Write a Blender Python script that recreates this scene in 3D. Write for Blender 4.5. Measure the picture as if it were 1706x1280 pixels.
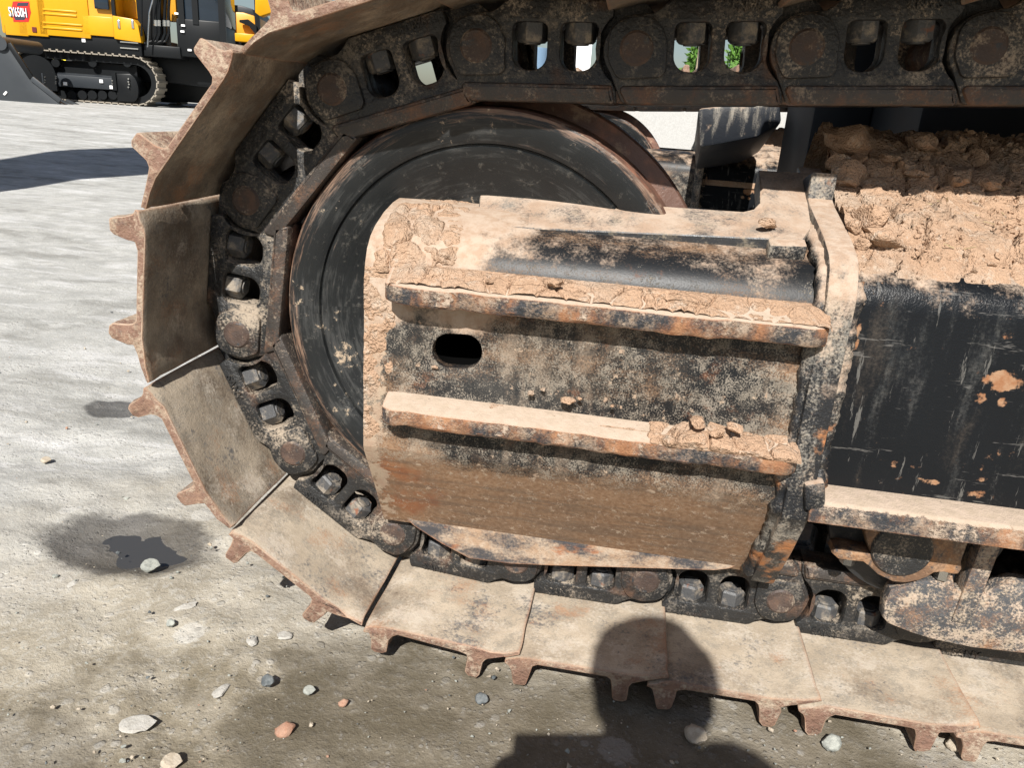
import bpy, bmesh, math, random
import numpy as np
from mathutils import Vector, Matrix
R_ = math.radians
random.seed(7)
for o in list(bpy.data.objects): bpy.data.objects.remove(o)
SC = bpy.context.scene
COL = SC.collection

# ------------------------------------------------------------------ camera
CAM_F = 1305.83                                   # focal length in pixels of the 1706 px wide photograph
CAM_R = np.array([[0.9852, -0.1259, -0.1166], [0.1574, 0.9337, 0.3217], [0.0683, -0.3353, 0.9396]])
CAM_T = np.array([0.2331, -1.1326, 0.8329])
cam = bpy.data.cameras.new('camera'); camo = bpy.data.objects.new('camera', cam); COL.objects.link(camo)
cam.sensor_width = 36; cam.sensor_fit = 'HORIZONTAL'; cam.lens = CAM_F / 1706 * 36
cam.clip_start = .02; cam.clip_end = 3000
q_, r_ = np.linalg.qr(CAM_R); CAM_R = q_ * np.sign(np.diag(r_))
m4 = Matrix.Identity(4)
for i in range(3):
    m4[i][0] = CAM_R[i, 0]; m4[i][1] = CAM_R[i, 2]; m4[i][2] = -CAM_R[i, 1]; m4[i][3] = CAM_T[i]
camo.matrix_world = m4
SC.camera = camo

# ------------------------------------------------------------------ sky, sun, exposure
SUN_EL, SUN_AZ = 43.3, 2.5                        # rays travel towards +y and slightly +x
w = bpy.data.worlds.new('World'); SC.world = w; w.use_nodes = True
nt = w.node_tree; bgn = nt.nodes['Background']
sky = nt.nodes.new('ShaderNodeTexSky'); sky.sky_type = 'NISHITA'; sky.sun_disc = False
sky.sun_elevation = R_(SUN_EL); sky.sun_rotation = R_(180 + SUN_AZ)
sky.air_density = 1.0; sky.dust_density = 1.2; sky.ozone_density = 1.0
nt.links.new(sky.outputs[0], bgn.inputs[0]); bgn.inputs[1].default_value = .05
sl = bpy.data.lights.new('sun', 'SUN'); slo = bpy.data.objects.new('sun', sl); COL.objects.link(slo)
sl.energy = 5.0; sl.angle = R_(.53); sl.color = (1, .965, .91)
e_, a_ = R_(SUN_EL), R_(SUN_AZ)
SUN_D = np.array([math.sin(a_) * math.cos(e_), math.cos(a_) * math.cos(e_), -math.sin(e_)])
slo.rotation_euler = Vector(SUN_D).to_track_quat('-Z', 'Y').to_euler()
slo.location = (0, -6, 8)
SC.render.engine = 'CYCLES'
SC.view_settings.view_transform = 'Standard'; SC.view_settings.look = 'None'
SC.view_settings.gamma = 1; SC.view_settings.use_curve_mapping = False
SC.view_settings.exposure = .6

# ------------------------------------------------------------------ pixel -> place
def ray(px, py):
    return CAM_R @ np.array([(px - 853) / CAM_F, 1, (640 - py) / CAM_F])
def at(px, py, ax, v):
    d = ray(px, py); i = 'xyz'.index(ax); t = (v - CAM_T[i]) / d[i]
    return CAM_T + t * d

# ------------------------------------------------------------------ numpy noise
def _h(ix, iy, iz, s):
    n = (ix.astype(np.int64) * 374761393 + iy.astype(np.int64) * 668265263 + iz.astype(np.int64) * 2147483647 + s * 1274126177) & 0xffffffff
    n = ((n ^ (n >> 13)) * 1274126177) & 0xffffffff
    n = (n ^ (n >> 16)) & 0xffffffff
    return n / 4294967295.0
def vnoise(p, s=0):
    i = np.floor(p); f = p - i; f = f * f * f * (f * (f * 6 - 15) + 10)
    r = 0
    for a in (0, 1):
        for b in (0, 1):
            for c in (0, 1):
                wt = (f[:, 0] if a else 1 - f[:, 0]) * (f[:, 1] if b else 1 - f[:, 1]) * (f[:, 2] if c else 1 - f[:, 2])
                r = r + wt * _h(i[:, 0] + a, i[:, 1] + b, i[:, 2] + c, s)
    return r * 2 - 1
def fbm(p, oct=5, s=0, g=.5):
    r = 0; a = 1
    for k in range(oct):
        r = r + a * vnoise(p * 2 ** k + 17.3 * k, s + k); a *= g
    return r
def voro(p, s=0):
    i = np.floor(p); n = len(p)
    f1 = np.full(n, 9.); f2 = np.full(n, 9.); cid = np.zeros(n)
    for a in (-1, 0, 1):
        for b in (-1, 0, 1):
            for c in (-1, 0, 1):
                j = i + np.array([a, b, c])
                o = np.stack([_h(j[:, 0], j[:, 1], j[:, 2], s + k) for k in (11, 23, 37)], 1)
                d = np.linalg.norm(j + o - p, axis=1)
                h = _h(j[:, 0], j[:, 1], j[:, 2], s + 51)
                m = d < f1
                f2 = np.where(m, f1, np.minimum(f2, d)); cid = np.where(m, h, cid); f1 = np.where(m, d, f1)
    return f1, f2, cid

# ------------------------------------------------------------------ mesh helpers
class MB:
    def __init__(s): s.v = []; s.f = []; s.m = []
    def add(s, vs, fs, mi=0):
        o = len(s.v); s.v += [tuple(float(c) for c in v) for v in vs]
        for f in fs: s.f.append(tuple(i + o for i in f)); s.m.append(mi)
        return s
    def box(s, x0, x1, y0, y1, z0, z1, mi=0):
        v = [(x, y, z) for z in (z0, z1) for y in (y0, y1) for x in (x0, x1)]
        return s.add(v, [(0, 2, 3, 1), (4, 5, 7, 6), (0, 1, 5, 4), (2, 6, 7, 3), (0, 4, 6, 2), (1, 3, 7, 5)], mi)
    def obox(s, c, ax, ay, az, mi=0):
        c = np.array(c); v = [c + i * np.array(ax) + j * np.array(ay) + k * np.array(az) for k in (-1, 1) for j in (-1, 1) for i in (-1, 1)]
        return s.add(v, [(0, 2, 3, 1), (4, 5, 7, 6), (0, 1, 5, 4), (2, 6, 7, 3), (0, 4, 6, 2), (1, 3, 7, 5)], mi)
    def prism(s, A, B, mi=0):                     # two matching closed polygons in 3D
        n = len(A)
        return s.add(list(A) + list(B), [tuple(range(n))[::-1], tuple(range(n, 2 * n))] + [(i, (i + 1) % n, n + (i + 1) % n, n + i) for i in range(n)], mi)
    def tube(s, a, b, r0, r1=None, n=16, mi=0, caps=True):
        a = Vector(a); b = Vector(b); r1 = r0 if r1 is None else r1
        d = (b - a).normalized(); u = d.orthogonal().normalized(); v = d.cross(u)
        vs = [a + (u * math.cos(2 * math.pi * k / n) + v * math.sin(2 * math.pi * k / n)) * r0 for k in range(n)]
        vs += [b + (u * math.cos(2 * math.pi * k / n) + v * math.sin(2 * math.pi * k / n)) * r1 for k in range(n)]
        fs = [(i, (i + 1) % n, n + (i + 1) % n, n + i) for i in range(n)]
        if caps: fs += [tuple(range(n))[::-1], tuple(range(n, 2 * n))]
        return s.add(vs, fs, mi)
    def path(s, pts, r, n=8, mi=0):
        for a, b in zip(pts[:-1], pts[1:]): s.tube(a, b, r, r, n, mi)
        return s
    def lathe_y(s, prof, cx, cz, n=96, mi=0, mis=None):   # prof: (r, y) list, axis along y
        k = len(prof); vs = []
        for j in range(n):
            t = 2 * math.pi * j / n
            vs += [(cx + r * math.cos(t), y, cz + r * math.sin(t)) for r, y in prof]
        for i in range(k - 1):
            s_m = mis[i] if mis else mi
            s.add([], [], 0)
            for j in range(n):
                a = j * k + i; b = ((j + 1) % n) * k + i
                s.f.append(tuple(len(s.v) + q for q in (a, a + 1, b + 1, b))); s.m.append(s_m)
        s.v += vs
        return s
    def grid(s, P, nu, nv, mi=0):
        fs = []
        for i in range(nu - 1):
            for j in range(nv - 1):
                a = i * nv + j; fs.append((a, a + nv, a + nv + 1, a + 1))
        return s.add(P, fs, mi)
    def mesh(s, name, mats, ang=35, smooth=True, recalc=True):
        me = bpy.data.meshes.new(name); me.from_pydata(s.v, [], s.f)
        for m in (mats if isinstance(mats, (list, tuple)) else [mats]): me.materials.append(m)
        me.polygons.foreach_set('material_index', s.m)
        me.update()
        if recalc:
            bm = bmesh.new(); bm.from_mesh(me); bmesh.ops.remove_doubles(bm, verts=bm.verts, dist=1e-6)
            bmesh.ops.recalc_face_normals(bm, faces=bm.faces); bm.to_mesh(me); bm.free()
        if smooth:
            me.polygons.foreach_set('use_smooth', [True] * len(me.polygons)); me.set_sharp_from_angle(angle=R_(ang))
        return me
    def build(s, name, mats, parent=None, ang=35, bevel=0, seg=2, smooth=True, recalc=True):
        me = s.mesh(name, mats, ang, smooth, recalc)
        if bevel: me = bevel_mesh(me, bevel, seg, ang)
        return obj(name, me, parent)
def obj(name, me, parent=None):
    o = bpy.data.objects.new(name, me); COL.objects.link(o)
    if parent: o.parent = parent
    return o
def bevel_mesh(me, wd, seg=2, ang=35):
    bm = bmesh.new(); bm.from_mesh(me)
    es = [e for e in bm.edges if len(e.link_faces) == 2 and e.calc_face_angle(0) > R_(28)]
    bmesh.ops.bevel(bm, geom=es, offset=wd, segments=seg, profile=.5, affect='EDGES', clamp_overlap=True)
    bm.to_mesh(me); bm.free()
    me.polygons.foreach_set('use_smooth', [True] * len(me.polygons)); me.set_sharp_from_angle(angle=R_(ang))
    return me
def rpoly(pts, seg=6):
    """closed polygon with rounded corners: (x, y, r)"""
    out = []; n = len(pts)
    for i in range(n):
        p = np.array(pts[i][:2], float); r = pts[i][2] if len(pts[i]) > 2 else 0
        if r <= 0: out.append(tuple(p)); continue
        a = np.array(pts[i - 1][:2], float) - p; b = np.array(pts[(i + 1) % n][:2], float) - p
        la, lb = np.linalg.norm(a), np.linalg.norm(b); a /= la; b /= lb
        th = math.acos(max(-1, min(1, a @ b)))
        t = min(r / max(math.tan(th / 2), 1e-6), la * .49, lb * .49); r = t * math.tan(th / 2)
        c = p + (a + b) / np.linalg.norm(a + b) * (r / math.sin(th / 2))
        p0 = p + a * t - c; p1 = p + b * t - c
        a0 = math.atan2(p0[1], p0[0]); a1 = math.atan2(p1[1], p1[0]); dd = (a1 - a0 + math.pi) % (2 * math.pi) - math.pi
        for k in range(seg + 1): out.append(tuple(c + r * np.array([math.cos(a0 + dd * k / seg), math.sin(a0 + dd * k / seg)])))
    return out
def slab(outer, holes=(), t=.01, bev=.002):
    """outline with holes, thickened and bevelled: verts (x, y, z in -t/2..t/2), faces"""
    cu = bpy.data.curves.new('tmp', 'CURVE'); cu.dimensions = '2D'; cu.fill_mode = 'BOTH'
    cu.extrude = max(t / 2 - bev, 1e-5); cu.bevel_depth = bev; cu.bevel_resolution = 1; cu.offset = -bev
    for pl in [outer] + list(holes):
        sp = cu.splines.new('POLY'); sp.points.add(len(pl) - 1); sp.use_cyclic_u = True
        for i, p in enumerate(pl): sp.points[i].co = (p[0], p[1], 0, 1)
    o = bpy.data.objects.new('tmp', cu); COL.objects.link(o)
    dg = bpy.context.evaluated_depsgraph_get(); dg.update()
    me = bpy.data.meshes.new_from_object(o.evaluated_get(dg))
    vs = [tuple(v.co) for v in me.vertices]; fs = [tuple(p.vertices) for p in me.polygons]
    bpy.data.objects.remove(o); bpy.data.curves.remove(cu); bpy.data.meshes.remove(me)
    return vs, fs
def slab_y(mb, outer, holes, y0, y1, bev=.002, mi=0):     # outline in (x, z), thickness along y
    vs, fs = slab(outer, holes, y1 - y0, bev); ym = (y0 + y1) / 2
    mb.add([(x, ym - z, y) for x, y, z in vs], fs, mi); return mb
def text_mesh(txt, size, depth):
    cu = bpy.data.curves.new('tmp', 'FONT'); cu.body = txt; cu.size = size; cu.extrude = depth / 2; cu.resolution_u = 3; cu.offset = size * .012
    o = bpy.data.objects.new('tmp', cu); COL.objects.link(o)
    dg = bpy.context.evaluated_depsgraph_get(); dg.update()
    me = bpy.data.meshes.new_from_object(o.evaluated_get(dg))
    vs = [tuple(v.co) for v in me.vertices]; fs = [tuple(p.vertices) for p in me.polygons]
    bpy.data.objects.remove(o); bpy.data.curves.remove(cu); bpy.data.meshes.remove(me)
    return vs, fs
def empty(name, loc=(0, 0, 0), rz=0):
    o = bpy.data.objects.new(name, None); COL.objects.link(o); o.location = loc; o.rotation_euler.z = rz; o.empty_display_size = .1
    return o
def tag(o, label=None, cat=None, group=None, kind=None):
    if label: o['label'] = label
    if cat: o['category'] = cat
    if group: o['group'] = group
    if kind: o['kind'] = kind
    return o

# ------------------------------------------------------------------ materials
class NT:
    def __init__(s, name):
        s.mat = bpy.data.materials.new(name); s.mat.use_nodes = True; s.t = s.mat.node_tree
        s.b = s.t.nodes['Principled BSDF']; s.geo = None
    def n(s, ty, **kw):
        nd = s.t.nodes.new(ty)
        for k, v in kw.items(): setattr(nd, k, v)
        return nd
    def l(s, a, b): s.t.links.new(a, b)
    def val(s, x, sock):
        if isinstance(x, (int, float)): sock.default_value = x
        elif isinstance(x, (tuple, list)): sock.default_value = tuple(x) + ((1,) if len(x) == 3 and len(sock.default_value) == 4 else ())
        else: s.l(x, sock)
    def geom(s, k):
        if s.geo is None: s.geo = s.n('ShaderNodeNewGeometry')
        return s.geo.outputs[k]
    def pos(s, scale=(1, 1, 1), off=(0, 0, 0), src=None):
        m = s.n('ShaderNodeMapping'); s.l(src or s.geom('Position'), m.inputs[0])
        m.inputs['Scale'].default_value = scale; m.inputs['Location'].default_value = off
        return m.outputs[0]
    def noise(s, sc, det=6, rough=.6, vec=None, seed=0, dist=0):
        nd = s.n('ShaderNodeTexNoise'); nd.inputs['Scale'].default_value = sc; nd.inputs['Detail'].default_value = det
        nd.inputs['Roughness'].default_value = rough; nd.inputs['Distortion'].default_value = dist
        s.l(vec if vec is not None else s.pos(off=(seed * 3.7, seed * 1.9, seed * 5.3)), nd.inputs['Vector'])
        return nd.outputs[0]
    def vor(s, sc, feat='F1', seed=0, vec=None, out=0, rnd=1):
        nd = s.n('ShaderNodeTexVoronoi'); nd.feature = feat; nd.inputs['Scale'].default_value = sc; nd.inputs['Randomness'].default_value = rnd
        s.l(vec if vec is not None else s.pos(off=(seed * 2.7, seed * 4.9, seed * 1.3)), nd.inputs['Vector'])
        return nd.outputs[out]
    def math(s, op, a, b=0, c=0):
        nd = s.n('ShaderNodeMath'); nd.operation = op
        s.val(a, nd.inputs[0]); s.val(b, nd.inputs[1])
        if op in ('MULTIPLY_ADD',): s.val(c, nd.inputs[2])
        return nd.outputs[0]
    def sst(s, x, lo, hi, a=0, b=1):
        nd = s.n('ShaderNodeMapRange'); nd.interpolation_type = 'SMOOTHSTEP'
        s.val(x, nd.inputs[0]); s.val(lo, nd.inputs[1]); s.val(hi, nd.inputs[2]); s.val(a, nd.inputs[3]); s.val(b, nd.inputs[4])
        return nd.outputs[0]
    def mix(s, f, a, b):
        nd = s.n('ShaderNodeMix'); nd.data_type = 'RGBA'
        s.val(f, nd.inputs[0]); s.val(a, nd.inputs[6]); s.val(b, nd.inputs[7])
        return nd.outputs[2]
    def mixf(s, f, a, b):
        nd = s.n('ShaderNodeMix'); nd.data_type = 'FLOAT'
        s.val(f, nd.inputs[0]); s.val(a, nd.inputs[2]); s.val(b, nd.inputs[3])
        return nd.outputs[0]
    def up(s):
        sep = s.n('ShaderNodeSeparateXYZ'); s.l(s.geom('Normal'), sep.inputs[0]); return sep.outputs[2]
    def xyz(s, i):
        sep = s.n('ShaderNodeSeparateXYZ'); s.l(s.geom('Position'), sep.inputs[0]); return sep.outputs[i]
    def edge(s, r=.006):
        bv = s.n('ShaderNodeBevel'); bv.samples = 2; bv.inputs[0].default_value = r
        d = s.n('ShaderNodeVectorMath'); d.operation = 'DOT_PRODUCT'; s.l(bv.outputs[0], d.inputs[0]); s.l(s.geom('Normal'), d.inputs[1])
        return s.sst(d.outputs['Value'], .995, .86)
    def out(s, col, rough, height=None, strength=.5, dist=.004, metal=0, spec=None):
        s.val(col, s.b.inputs['Base Color']); s.val(rough, s.b.inputs['Roughness']); s.val(metal, s.b.inputs['Metallic'])
        if spec is not None: s.val(spec, s.b.inputs['Specular IOR Level'])
        if height is not None:
            bp = s.n('ShaderNodeBump'); bp.inputs['Strength'].default_value = strength; bp.inputs['Distance'].default_value = dist
            s.l(height, bp.inputs['Height']); s.l(bp.outputs[0], s.b.inputs['Normal'])
        return s.mat

def dirty(name, base, rough, layers, bump=.5, dist=.003, spec=.5, fine=(420, .25), base2=None, med=1.0):
    """paint or steel under layers of rust, dust and mud; each layer: colour pair, threshold, width, noise scale, ..."""
    g = NT(name); col = g.mix(g.noise(9, 3, .5, seed=9), base, base2 or tuple(c * 1.5 for c in base)); rg = rough; hgt = g.math('ADD', g.math('MULTIPLY', g.noise(fine[0], 2, .6, seed=3), fine[1] * 1.4), g.math('MULTIPLY', g.noise(75, 4, .65, seed=5), med))
    edge = None; up = None
    for k, L in enumerate(layers):
        sc = L.get('sc', 20); sd = L.get('seed', k * 7 + 1)
        vec = g.pos(L['aniso'], (sd * 1.7, sd * 2.3, sd * .9)) if 'aniso' in L else None
        v = g.noise(sc, L.get('det', 5), L.get('dr', .62), vec=vec, seed=sd)
        if L.get('speck'):
            v = g.math('ADD', v, g.math('MULTIPLY', g.math('SUBTRACT', g.noise(L.get('ssc', 260), 3, .7, seed=sd + 4), .5), L['speck']))
        if L.get('up'):
            if up is None: up = g.up()
            v = g.math('ADD', v, g.math('MULTIPLY', up, L['up']))
        if L.get('edge'):
            if edge is None: edge = g.edge(L.get('er', .006))
            v = g.math('ADD', v, g.math('MULTIPLY', edge, L['edge']))
        for ax, lo, hi, amt in L.get('grad', []):
            v = g.math('ADD', v, g.math('MULTIPLY', g.sst(g.xyz(ax), lo, hi), amt))
        for (cx, cz, rx, rz, amt) in L.get('spots', []):    # worn or rusted patches with a place of their own
            dx = g.math('DIVIDE', g.math('SUBTRACT', g.xyz(0), cx), rx); dz = g.math('DIVIDE', g.math('SUBTRACT', g.xyz(2), cz), rz)
            dd = g.math('ADD', g.math('MULTIPLY', dx, dx), g.math('MULTIPLY', dz, dz))
            v = g.math('ADD', v, g.math('MULTIPLY', g.sst(dd, 1.4, .2), amt))
        m = g.sst(v, L['t'] - (.05 if L.get('speck') else 0), L['t'] + L.get('w', .12) + (.06 if L.get('speck') else 0))
        if L.get('op', 1) < 1: m = g.math('MULTIPLY', m, L['op'])
        c = g.mix(g.sst(g.noise(L.get('csc', 60), 4, .65, seed=sd + 2), .35, .65), L['c'], L.get('c2', L['c']))
        col = g.mix(m, col, c); rg = g.mixf(m, rg, L.get('r', .9))
        if L.get('bm'): hgt = g.math('ADD', hgt, g.math('MULTIPLY', m, L['bm']))
    return g.out(col, rg, hgt, bump, dist, spec=spec)

TAN = (.36, .255, .182); TAN2 = (.43, .338, .262); GREYD = (.36, .315, .26); RUST = (.33, .125, .055); RUST2 = (.20, .085, .05); ORANGE = (.42, .17, .06)
BLK = (.018, .021, .026)
M = {}
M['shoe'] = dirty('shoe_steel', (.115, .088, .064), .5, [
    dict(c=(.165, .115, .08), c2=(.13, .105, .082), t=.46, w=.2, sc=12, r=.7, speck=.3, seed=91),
    dict(c=(.355, .29, .215), c2=(.45, .375, .285), t=.385, w=.22, sc=9, r=.95, speck=.3, ssc=240, csc=12, up=.125),  # dust thins on downward faces, also painting the undersides' shade darker
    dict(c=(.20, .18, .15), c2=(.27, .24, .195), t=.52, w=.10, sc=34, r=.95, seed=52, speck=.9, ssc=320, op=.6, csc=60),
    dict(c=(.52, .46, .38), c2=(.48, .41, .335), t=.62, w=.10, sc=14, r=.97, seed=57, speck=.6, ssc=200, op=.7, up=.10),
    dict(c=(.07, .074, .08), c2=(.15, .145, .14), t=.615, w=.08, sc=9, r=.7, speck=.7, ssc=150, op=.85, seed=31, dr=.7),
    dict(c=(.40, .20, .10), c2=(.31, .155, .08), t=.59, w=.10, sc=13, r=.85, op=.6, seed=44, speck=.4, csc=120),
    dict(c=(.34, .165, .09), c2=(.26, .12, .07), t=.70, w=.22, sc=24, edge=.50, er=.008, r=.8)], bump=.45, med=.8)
M['grouser'] = dirty('shoe_grouser_rust', (.15, .085, .06), .7, [
    dict(c=(.26, .16, .108), c2=(.18, .105, .074), t=.40, w=.2, sc=30, r=.85, speck=.4),
    dict(c=(.40, .32, .24), c2=(.33, .25, .18), t=.48, w=.16, sc=26, r=.95, speck=.7, ssc=200, up=.12),
    dict(c=(.07, .06, .055), t=.62, w=.1, sc=50, r=.7, seed=33, speck=.4, op=.7)], bump=.9, med=2)
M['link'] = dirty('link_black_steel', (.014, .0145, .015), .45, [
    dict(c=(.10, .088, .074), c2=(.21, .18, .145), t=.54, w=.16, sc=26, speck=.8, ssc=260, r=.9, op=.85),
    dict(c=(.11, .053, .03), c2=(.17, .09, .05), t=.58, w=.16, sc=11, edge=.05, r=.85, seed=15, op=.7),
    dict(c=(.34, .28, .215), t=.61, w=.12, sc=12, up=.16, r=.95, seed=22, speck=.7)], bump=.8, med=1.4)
M['rail'] = dirty('link_rail_rust', (.035, .03, .027), .42, [
    dict(c=(.17, .085, .045), c2=(.11, .06, .04), t=.50, w=.16, sc=20, r=.7, speck=.4),
    dict(c=(.03, .03, .031), c2=(.06, .056, .05), t=.55, w=.12, sc=26, r=.45, seed=19, speck=.5),
    dict(c=(.32, .25, .185), c2=(.26, .205, .155), t=.58, w=.14, sc=34, r=.9, seed=25, speck=.8, op=.8, up=.08)], bump=.6)
M['pin'] = dirty('pin_end', (.045, .03, .024), .6, [
    dict(c=(.11, .066, .046), c2=(.065, .046, .038), t=.46, w=.14, sc=40, r=.8, h=.4, hn=.7),
    dict(c=(.035, .037, .04), t=.56, w=.1, sc=60, r=.5, seed=12),
    dict(c=(.30, .24, .18), t=.58, w=.14, sc=30, speck=.6, r=.95, seed=27)], bump=.7)
M['nut'] = dirty('nut_steel', (.055, .056, .058), .5, [
    dict(c=(.23, .195, .155), c2=(.32, .27, .21), t=.50, w=.15, sc=50, r=.9, h=.4, hn=.5, speck=.3),
    dict(c=RUST2, t=.62, w=.1, sc=40, r=.85, seed=17)], bump=.6)
M['mud'] = dirty('dry_mud', (.335, .222, .148), .95, [
    dict(c=(.385, .275, .195), c2=(.43, .33, .25), t=.47, w=.2, sc=10, r=.95, csc=40),
    dict(c=(.29, .185, .12), c2=(.34, .23, .155), t=.56, w=.14, sc=30, r=.95, seed=14, speck=.5, ssc=200),
    dict(c=(.46, .385, .305), c2=(.5, .42, .34), t=.58, w=.1, sc=60, r=.95, seed=24, speck=.5, ssc=300, op=.7)], bump=.9, dist=.005, spec=.1, fine=(260, 1.0), med=1.4)
M['mud_crust'] = M['mud']

# idler: dark paint with circular scratches
def idler_mat(cx, cz):
    g = NT('idler_paint')
    x = g.math('SUBTRACT', g.xyz(0), cx); z = g.math('SUBTRACT', g.xyz(2), cz)
    r = g.math('SQRT', g.math('ADD', g.math('MULTIPLY', x, x), g.math('MULTIPLY', z, z)))
    th = g.math('ARCTAN2', z, x)
    cmb = g.n('ShaderNodeCombineXYZ'); g.l(g.math('MULTIPLY', r, 150), cmb.inputs[0]); g.l(g.math('MULTIPLY', th, 3.2), cmb.inputs[1]); g.l(g.math('MULTIPLY', g.xyz(1), 30), cmb.inputs[2])
    scr = g.noise(1, 8, .72, vec=cmb.outputs[0])
    cm2 = g.n('ShaderNodeCombineXYZ'); g.l(g.math('MULTIPLY', r, 30), cm2.inputs[0]); g.l(g.math('MULTIPLY', th, 5), cm2.inputs[1])
    scr2 = g.noise(1, 8, .7, vec=cm2.outputs[0], dist=1.2)
    n1 = g.noise(14, 6, .6, seed=2); n2 = g.noise(90, 5, .7, seed=5)
    base = g.mix(n1, (.007, .008, .009), (.019, .021, .022))
    m = g.sst(g.math('ADD', scr, g.math('MULTIPLY', g.math('SUBTRACT', n1, .5), .7)), .48, .68)
    col = g.mix(g.math('MULTIPLY', m, .32), base, (.085, .085, .08))
    m2 = g.sst(g.math('ADD', g.math('MULTIPLY', scr2, .5), g.math('MULTIPLY', n2, .5)), .54, .66)
    col = g.mix(g.math('MULTIPLY', m2, .26), col, (.22, .205, .175))
    rim = g.sst(r, .262, .315)
    rim = g.sst(r, .285, .314); mr = g.math('MULTIPLY', g.sst(g.math('ADD', g.math('MULTIPLY', rim, .20), scr), .62, .82), .7)
    col = g.mix(mr, col, g.mix(n2, (.24, .12, .075), (.34, .24, .17)))
    ms = g.sst(g.math('ADD', g.math('MULTIPLY', n1, .55), g.math('MULTIPLY', n2, .5)), .63, .69)
    col = g.mix(ms, col, (.40, .31, .22))
    hh = g.math('ADD', g.math('MULTIPLY', scr, .5), g.math('MULTIPLY', g.math('ADD', m2, ms), .4))
    return g.out(col, g.mixf(m, .36, .6), hh, .5, .002, spec=.35)
M['tread'] = dirty('idler_tread_rust', (.10, .055, .04), .45, [
    dict(c=(.24, .115, .075), c2=(.16, .08, .055), t=.46, w=.16, sc=20, r=.6, h=.2),
    dict(c=(.30, .21, .15), t=.58, w=.12, sc=24, r=.8, seed=13),
    dict(c=(.03, .03, .033), t=.6, w=.1, sc=34, r=.4, seed=23)], bump=.4)
M['bar'] = dirty('guard_bar', (.028, .030, .034), .5, [
    dict(c=(.28, .125, .06), c2=(.36, .185, .095), t=.49, w=.09, sc=15, r=.85, aniso=(1, 1, .6), edge=.08, speck=.2),
    dict(c=(.33, .22, .145), c2=(.42, .33, .25), t=.50, w=.14, sc=34, r=.9, seed=13, speck=.5, op=.8),
    dict(c=(.38, .30, .225), c2=TAN2, t=.53, w=.11, sc=20, speck=.8, ssc=170, aniso=(1.4, 1, .5), r=.97, bm=.8, up=.45, seed=20),
    dict(c=(.36, .15, .06), c2=RUST, t=.74, w=.2, sc=30, edge=.36, er=.005, r=.85, seed=29)], bump=.7, dist=.004)
M['housing'] = dirty('housing_paint', (.0075, .0085, .010), .42, [
    # lower slope rubbed to brown rust
    dict(c=(.215, .122, .068), c2=(.30, .19, .115), t=.54, w=.20, sc=16, aniso=(.35, 1, 1), r=.8, csc=150, grad=[(2, .375, .30, .36)], spots=[(-.07, .30, .09, .10, .2)], seed=3, speck=.5, ssc=380),
    dict(c=(.24, .085, .035), c2=(.31, .135, .06), t=.66, w=.16, sc=20, r=.85, spots=[(-.065, .27, .07, .09, .28)], seed=8, speck=.3, op=.9),
    dict(c=(.08, .058, .045), c2=(.13, .095, .07), t=.54, w=.1, sc=70, aniso=(.10, 1, 1), r=.7, grad=[(2, .33, .26, .05), (2, .38, .42, -.3)], seed=71, op=.4),
    dict(c=(.075, .07, .062), c2=(.13, .118, .10), t=.44, w=.3, sc=7, r=.6, seed=81, speck=.4, ssc=500, op=.35, up=-.1),
    # tan speckle of dried splashes
    dict(c=(.33, .285, .225), c2=(.45, .395, .32), t=.555, w=.08, sc=48, det=4, dr=.7, speck=1.25, ssc=430, r=.97, bm=.5, up=-.25, spots=[(-.115, .50, .03, .3, .12), (.02, .46, .16, .05, .05), (.42, .50, .1, .12, .07)], grad=[(2, .37, .30, -.24)], seed=12, op=.5),
    dict(c=(.27, .205, .15), c2=(.35, .275, .205), t=.57, w=.14, sc=16, aniso=(1.2, 1, .3), r=.95, seed=87, speck=.3, op=.55, up=-.2, grad=[(2, .37, .30, -.2)]),
    dict(c=(.40, .31, .225), c2=TAN, t=.62, w=.08, sc=70, det=5, dr=.7, r=.97, bm=.6, spots=[(-.108, .50, .026, .34, .22)], up=-.1, seed=18),
    # dust lying on the top: thick at the left end, thin where the bend is rubbed bare
    dict(c=TAN, c2=TAN2, t=.66, w=.16, sc=15, speck=.35, r=.97, up=.16, grad=[(0, .13, .03, .34), (2, .56, .50, -.5)], seed=26),
    dict(c=TAN, c2=TAN2, t=.88, w=.2, sc=18, speck=.6, r=.97, up=.30, seed=46, op=.75)], bump=.35, dist=.003, spec=.30, med=.25, fine=(420, .1))
M['plate_top'] = dirty('dusty_plate', (.035, .038, .042), .4, [
    dict(c=(.16, .14, .11), c2=(.28, .24, .18), t=.52, w=.12, sc=40, speck=.6, r=.9, seed=36),
    dict(c=TAN, c2=TAN2, t=.66, w=.2, sc=14, speck=.5, r=.97, up=.40, seed=6, csc=24),
    dict(c=(.13, .125, .115), c2=(.22, .2, .17), t=.60, w=.09, sc=22, speck=.5, r=.8, seed=15, op=.7)], bump=.5)
M['endplate'] = dirty('end_plate', (.012, .013, .015), .40, [
    dict(c=(.20, .185, .16), c2=(.33, .29, .235), t=.50, w=.14, sc=30, aniso=(1, 1, .3), speck=.7, ssc=300, r=.8, h=.3, seed=34),
    dict(c=(.38, .31, .235), c2=TAN2, t=.56, w=.10, sc=24, aniso=(1, 1, .4), speck=.5, r=.95, h=.6, hn=.6, up=.12, seed=4),
    dict(c=(.30, .16, .085), c2=ORANGE, t=.62, w=.1, sc=16, r=.85, seed=16, h=.1, grad=[(2, .34, .22, .17)]),
    dict(c=TAN, c2=TAN2, t=.62, w=.12, sc=12, speck=.3, r=.97, h=.5, up=.36, seed=26)], bump=.7, dist=.004)
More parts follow.
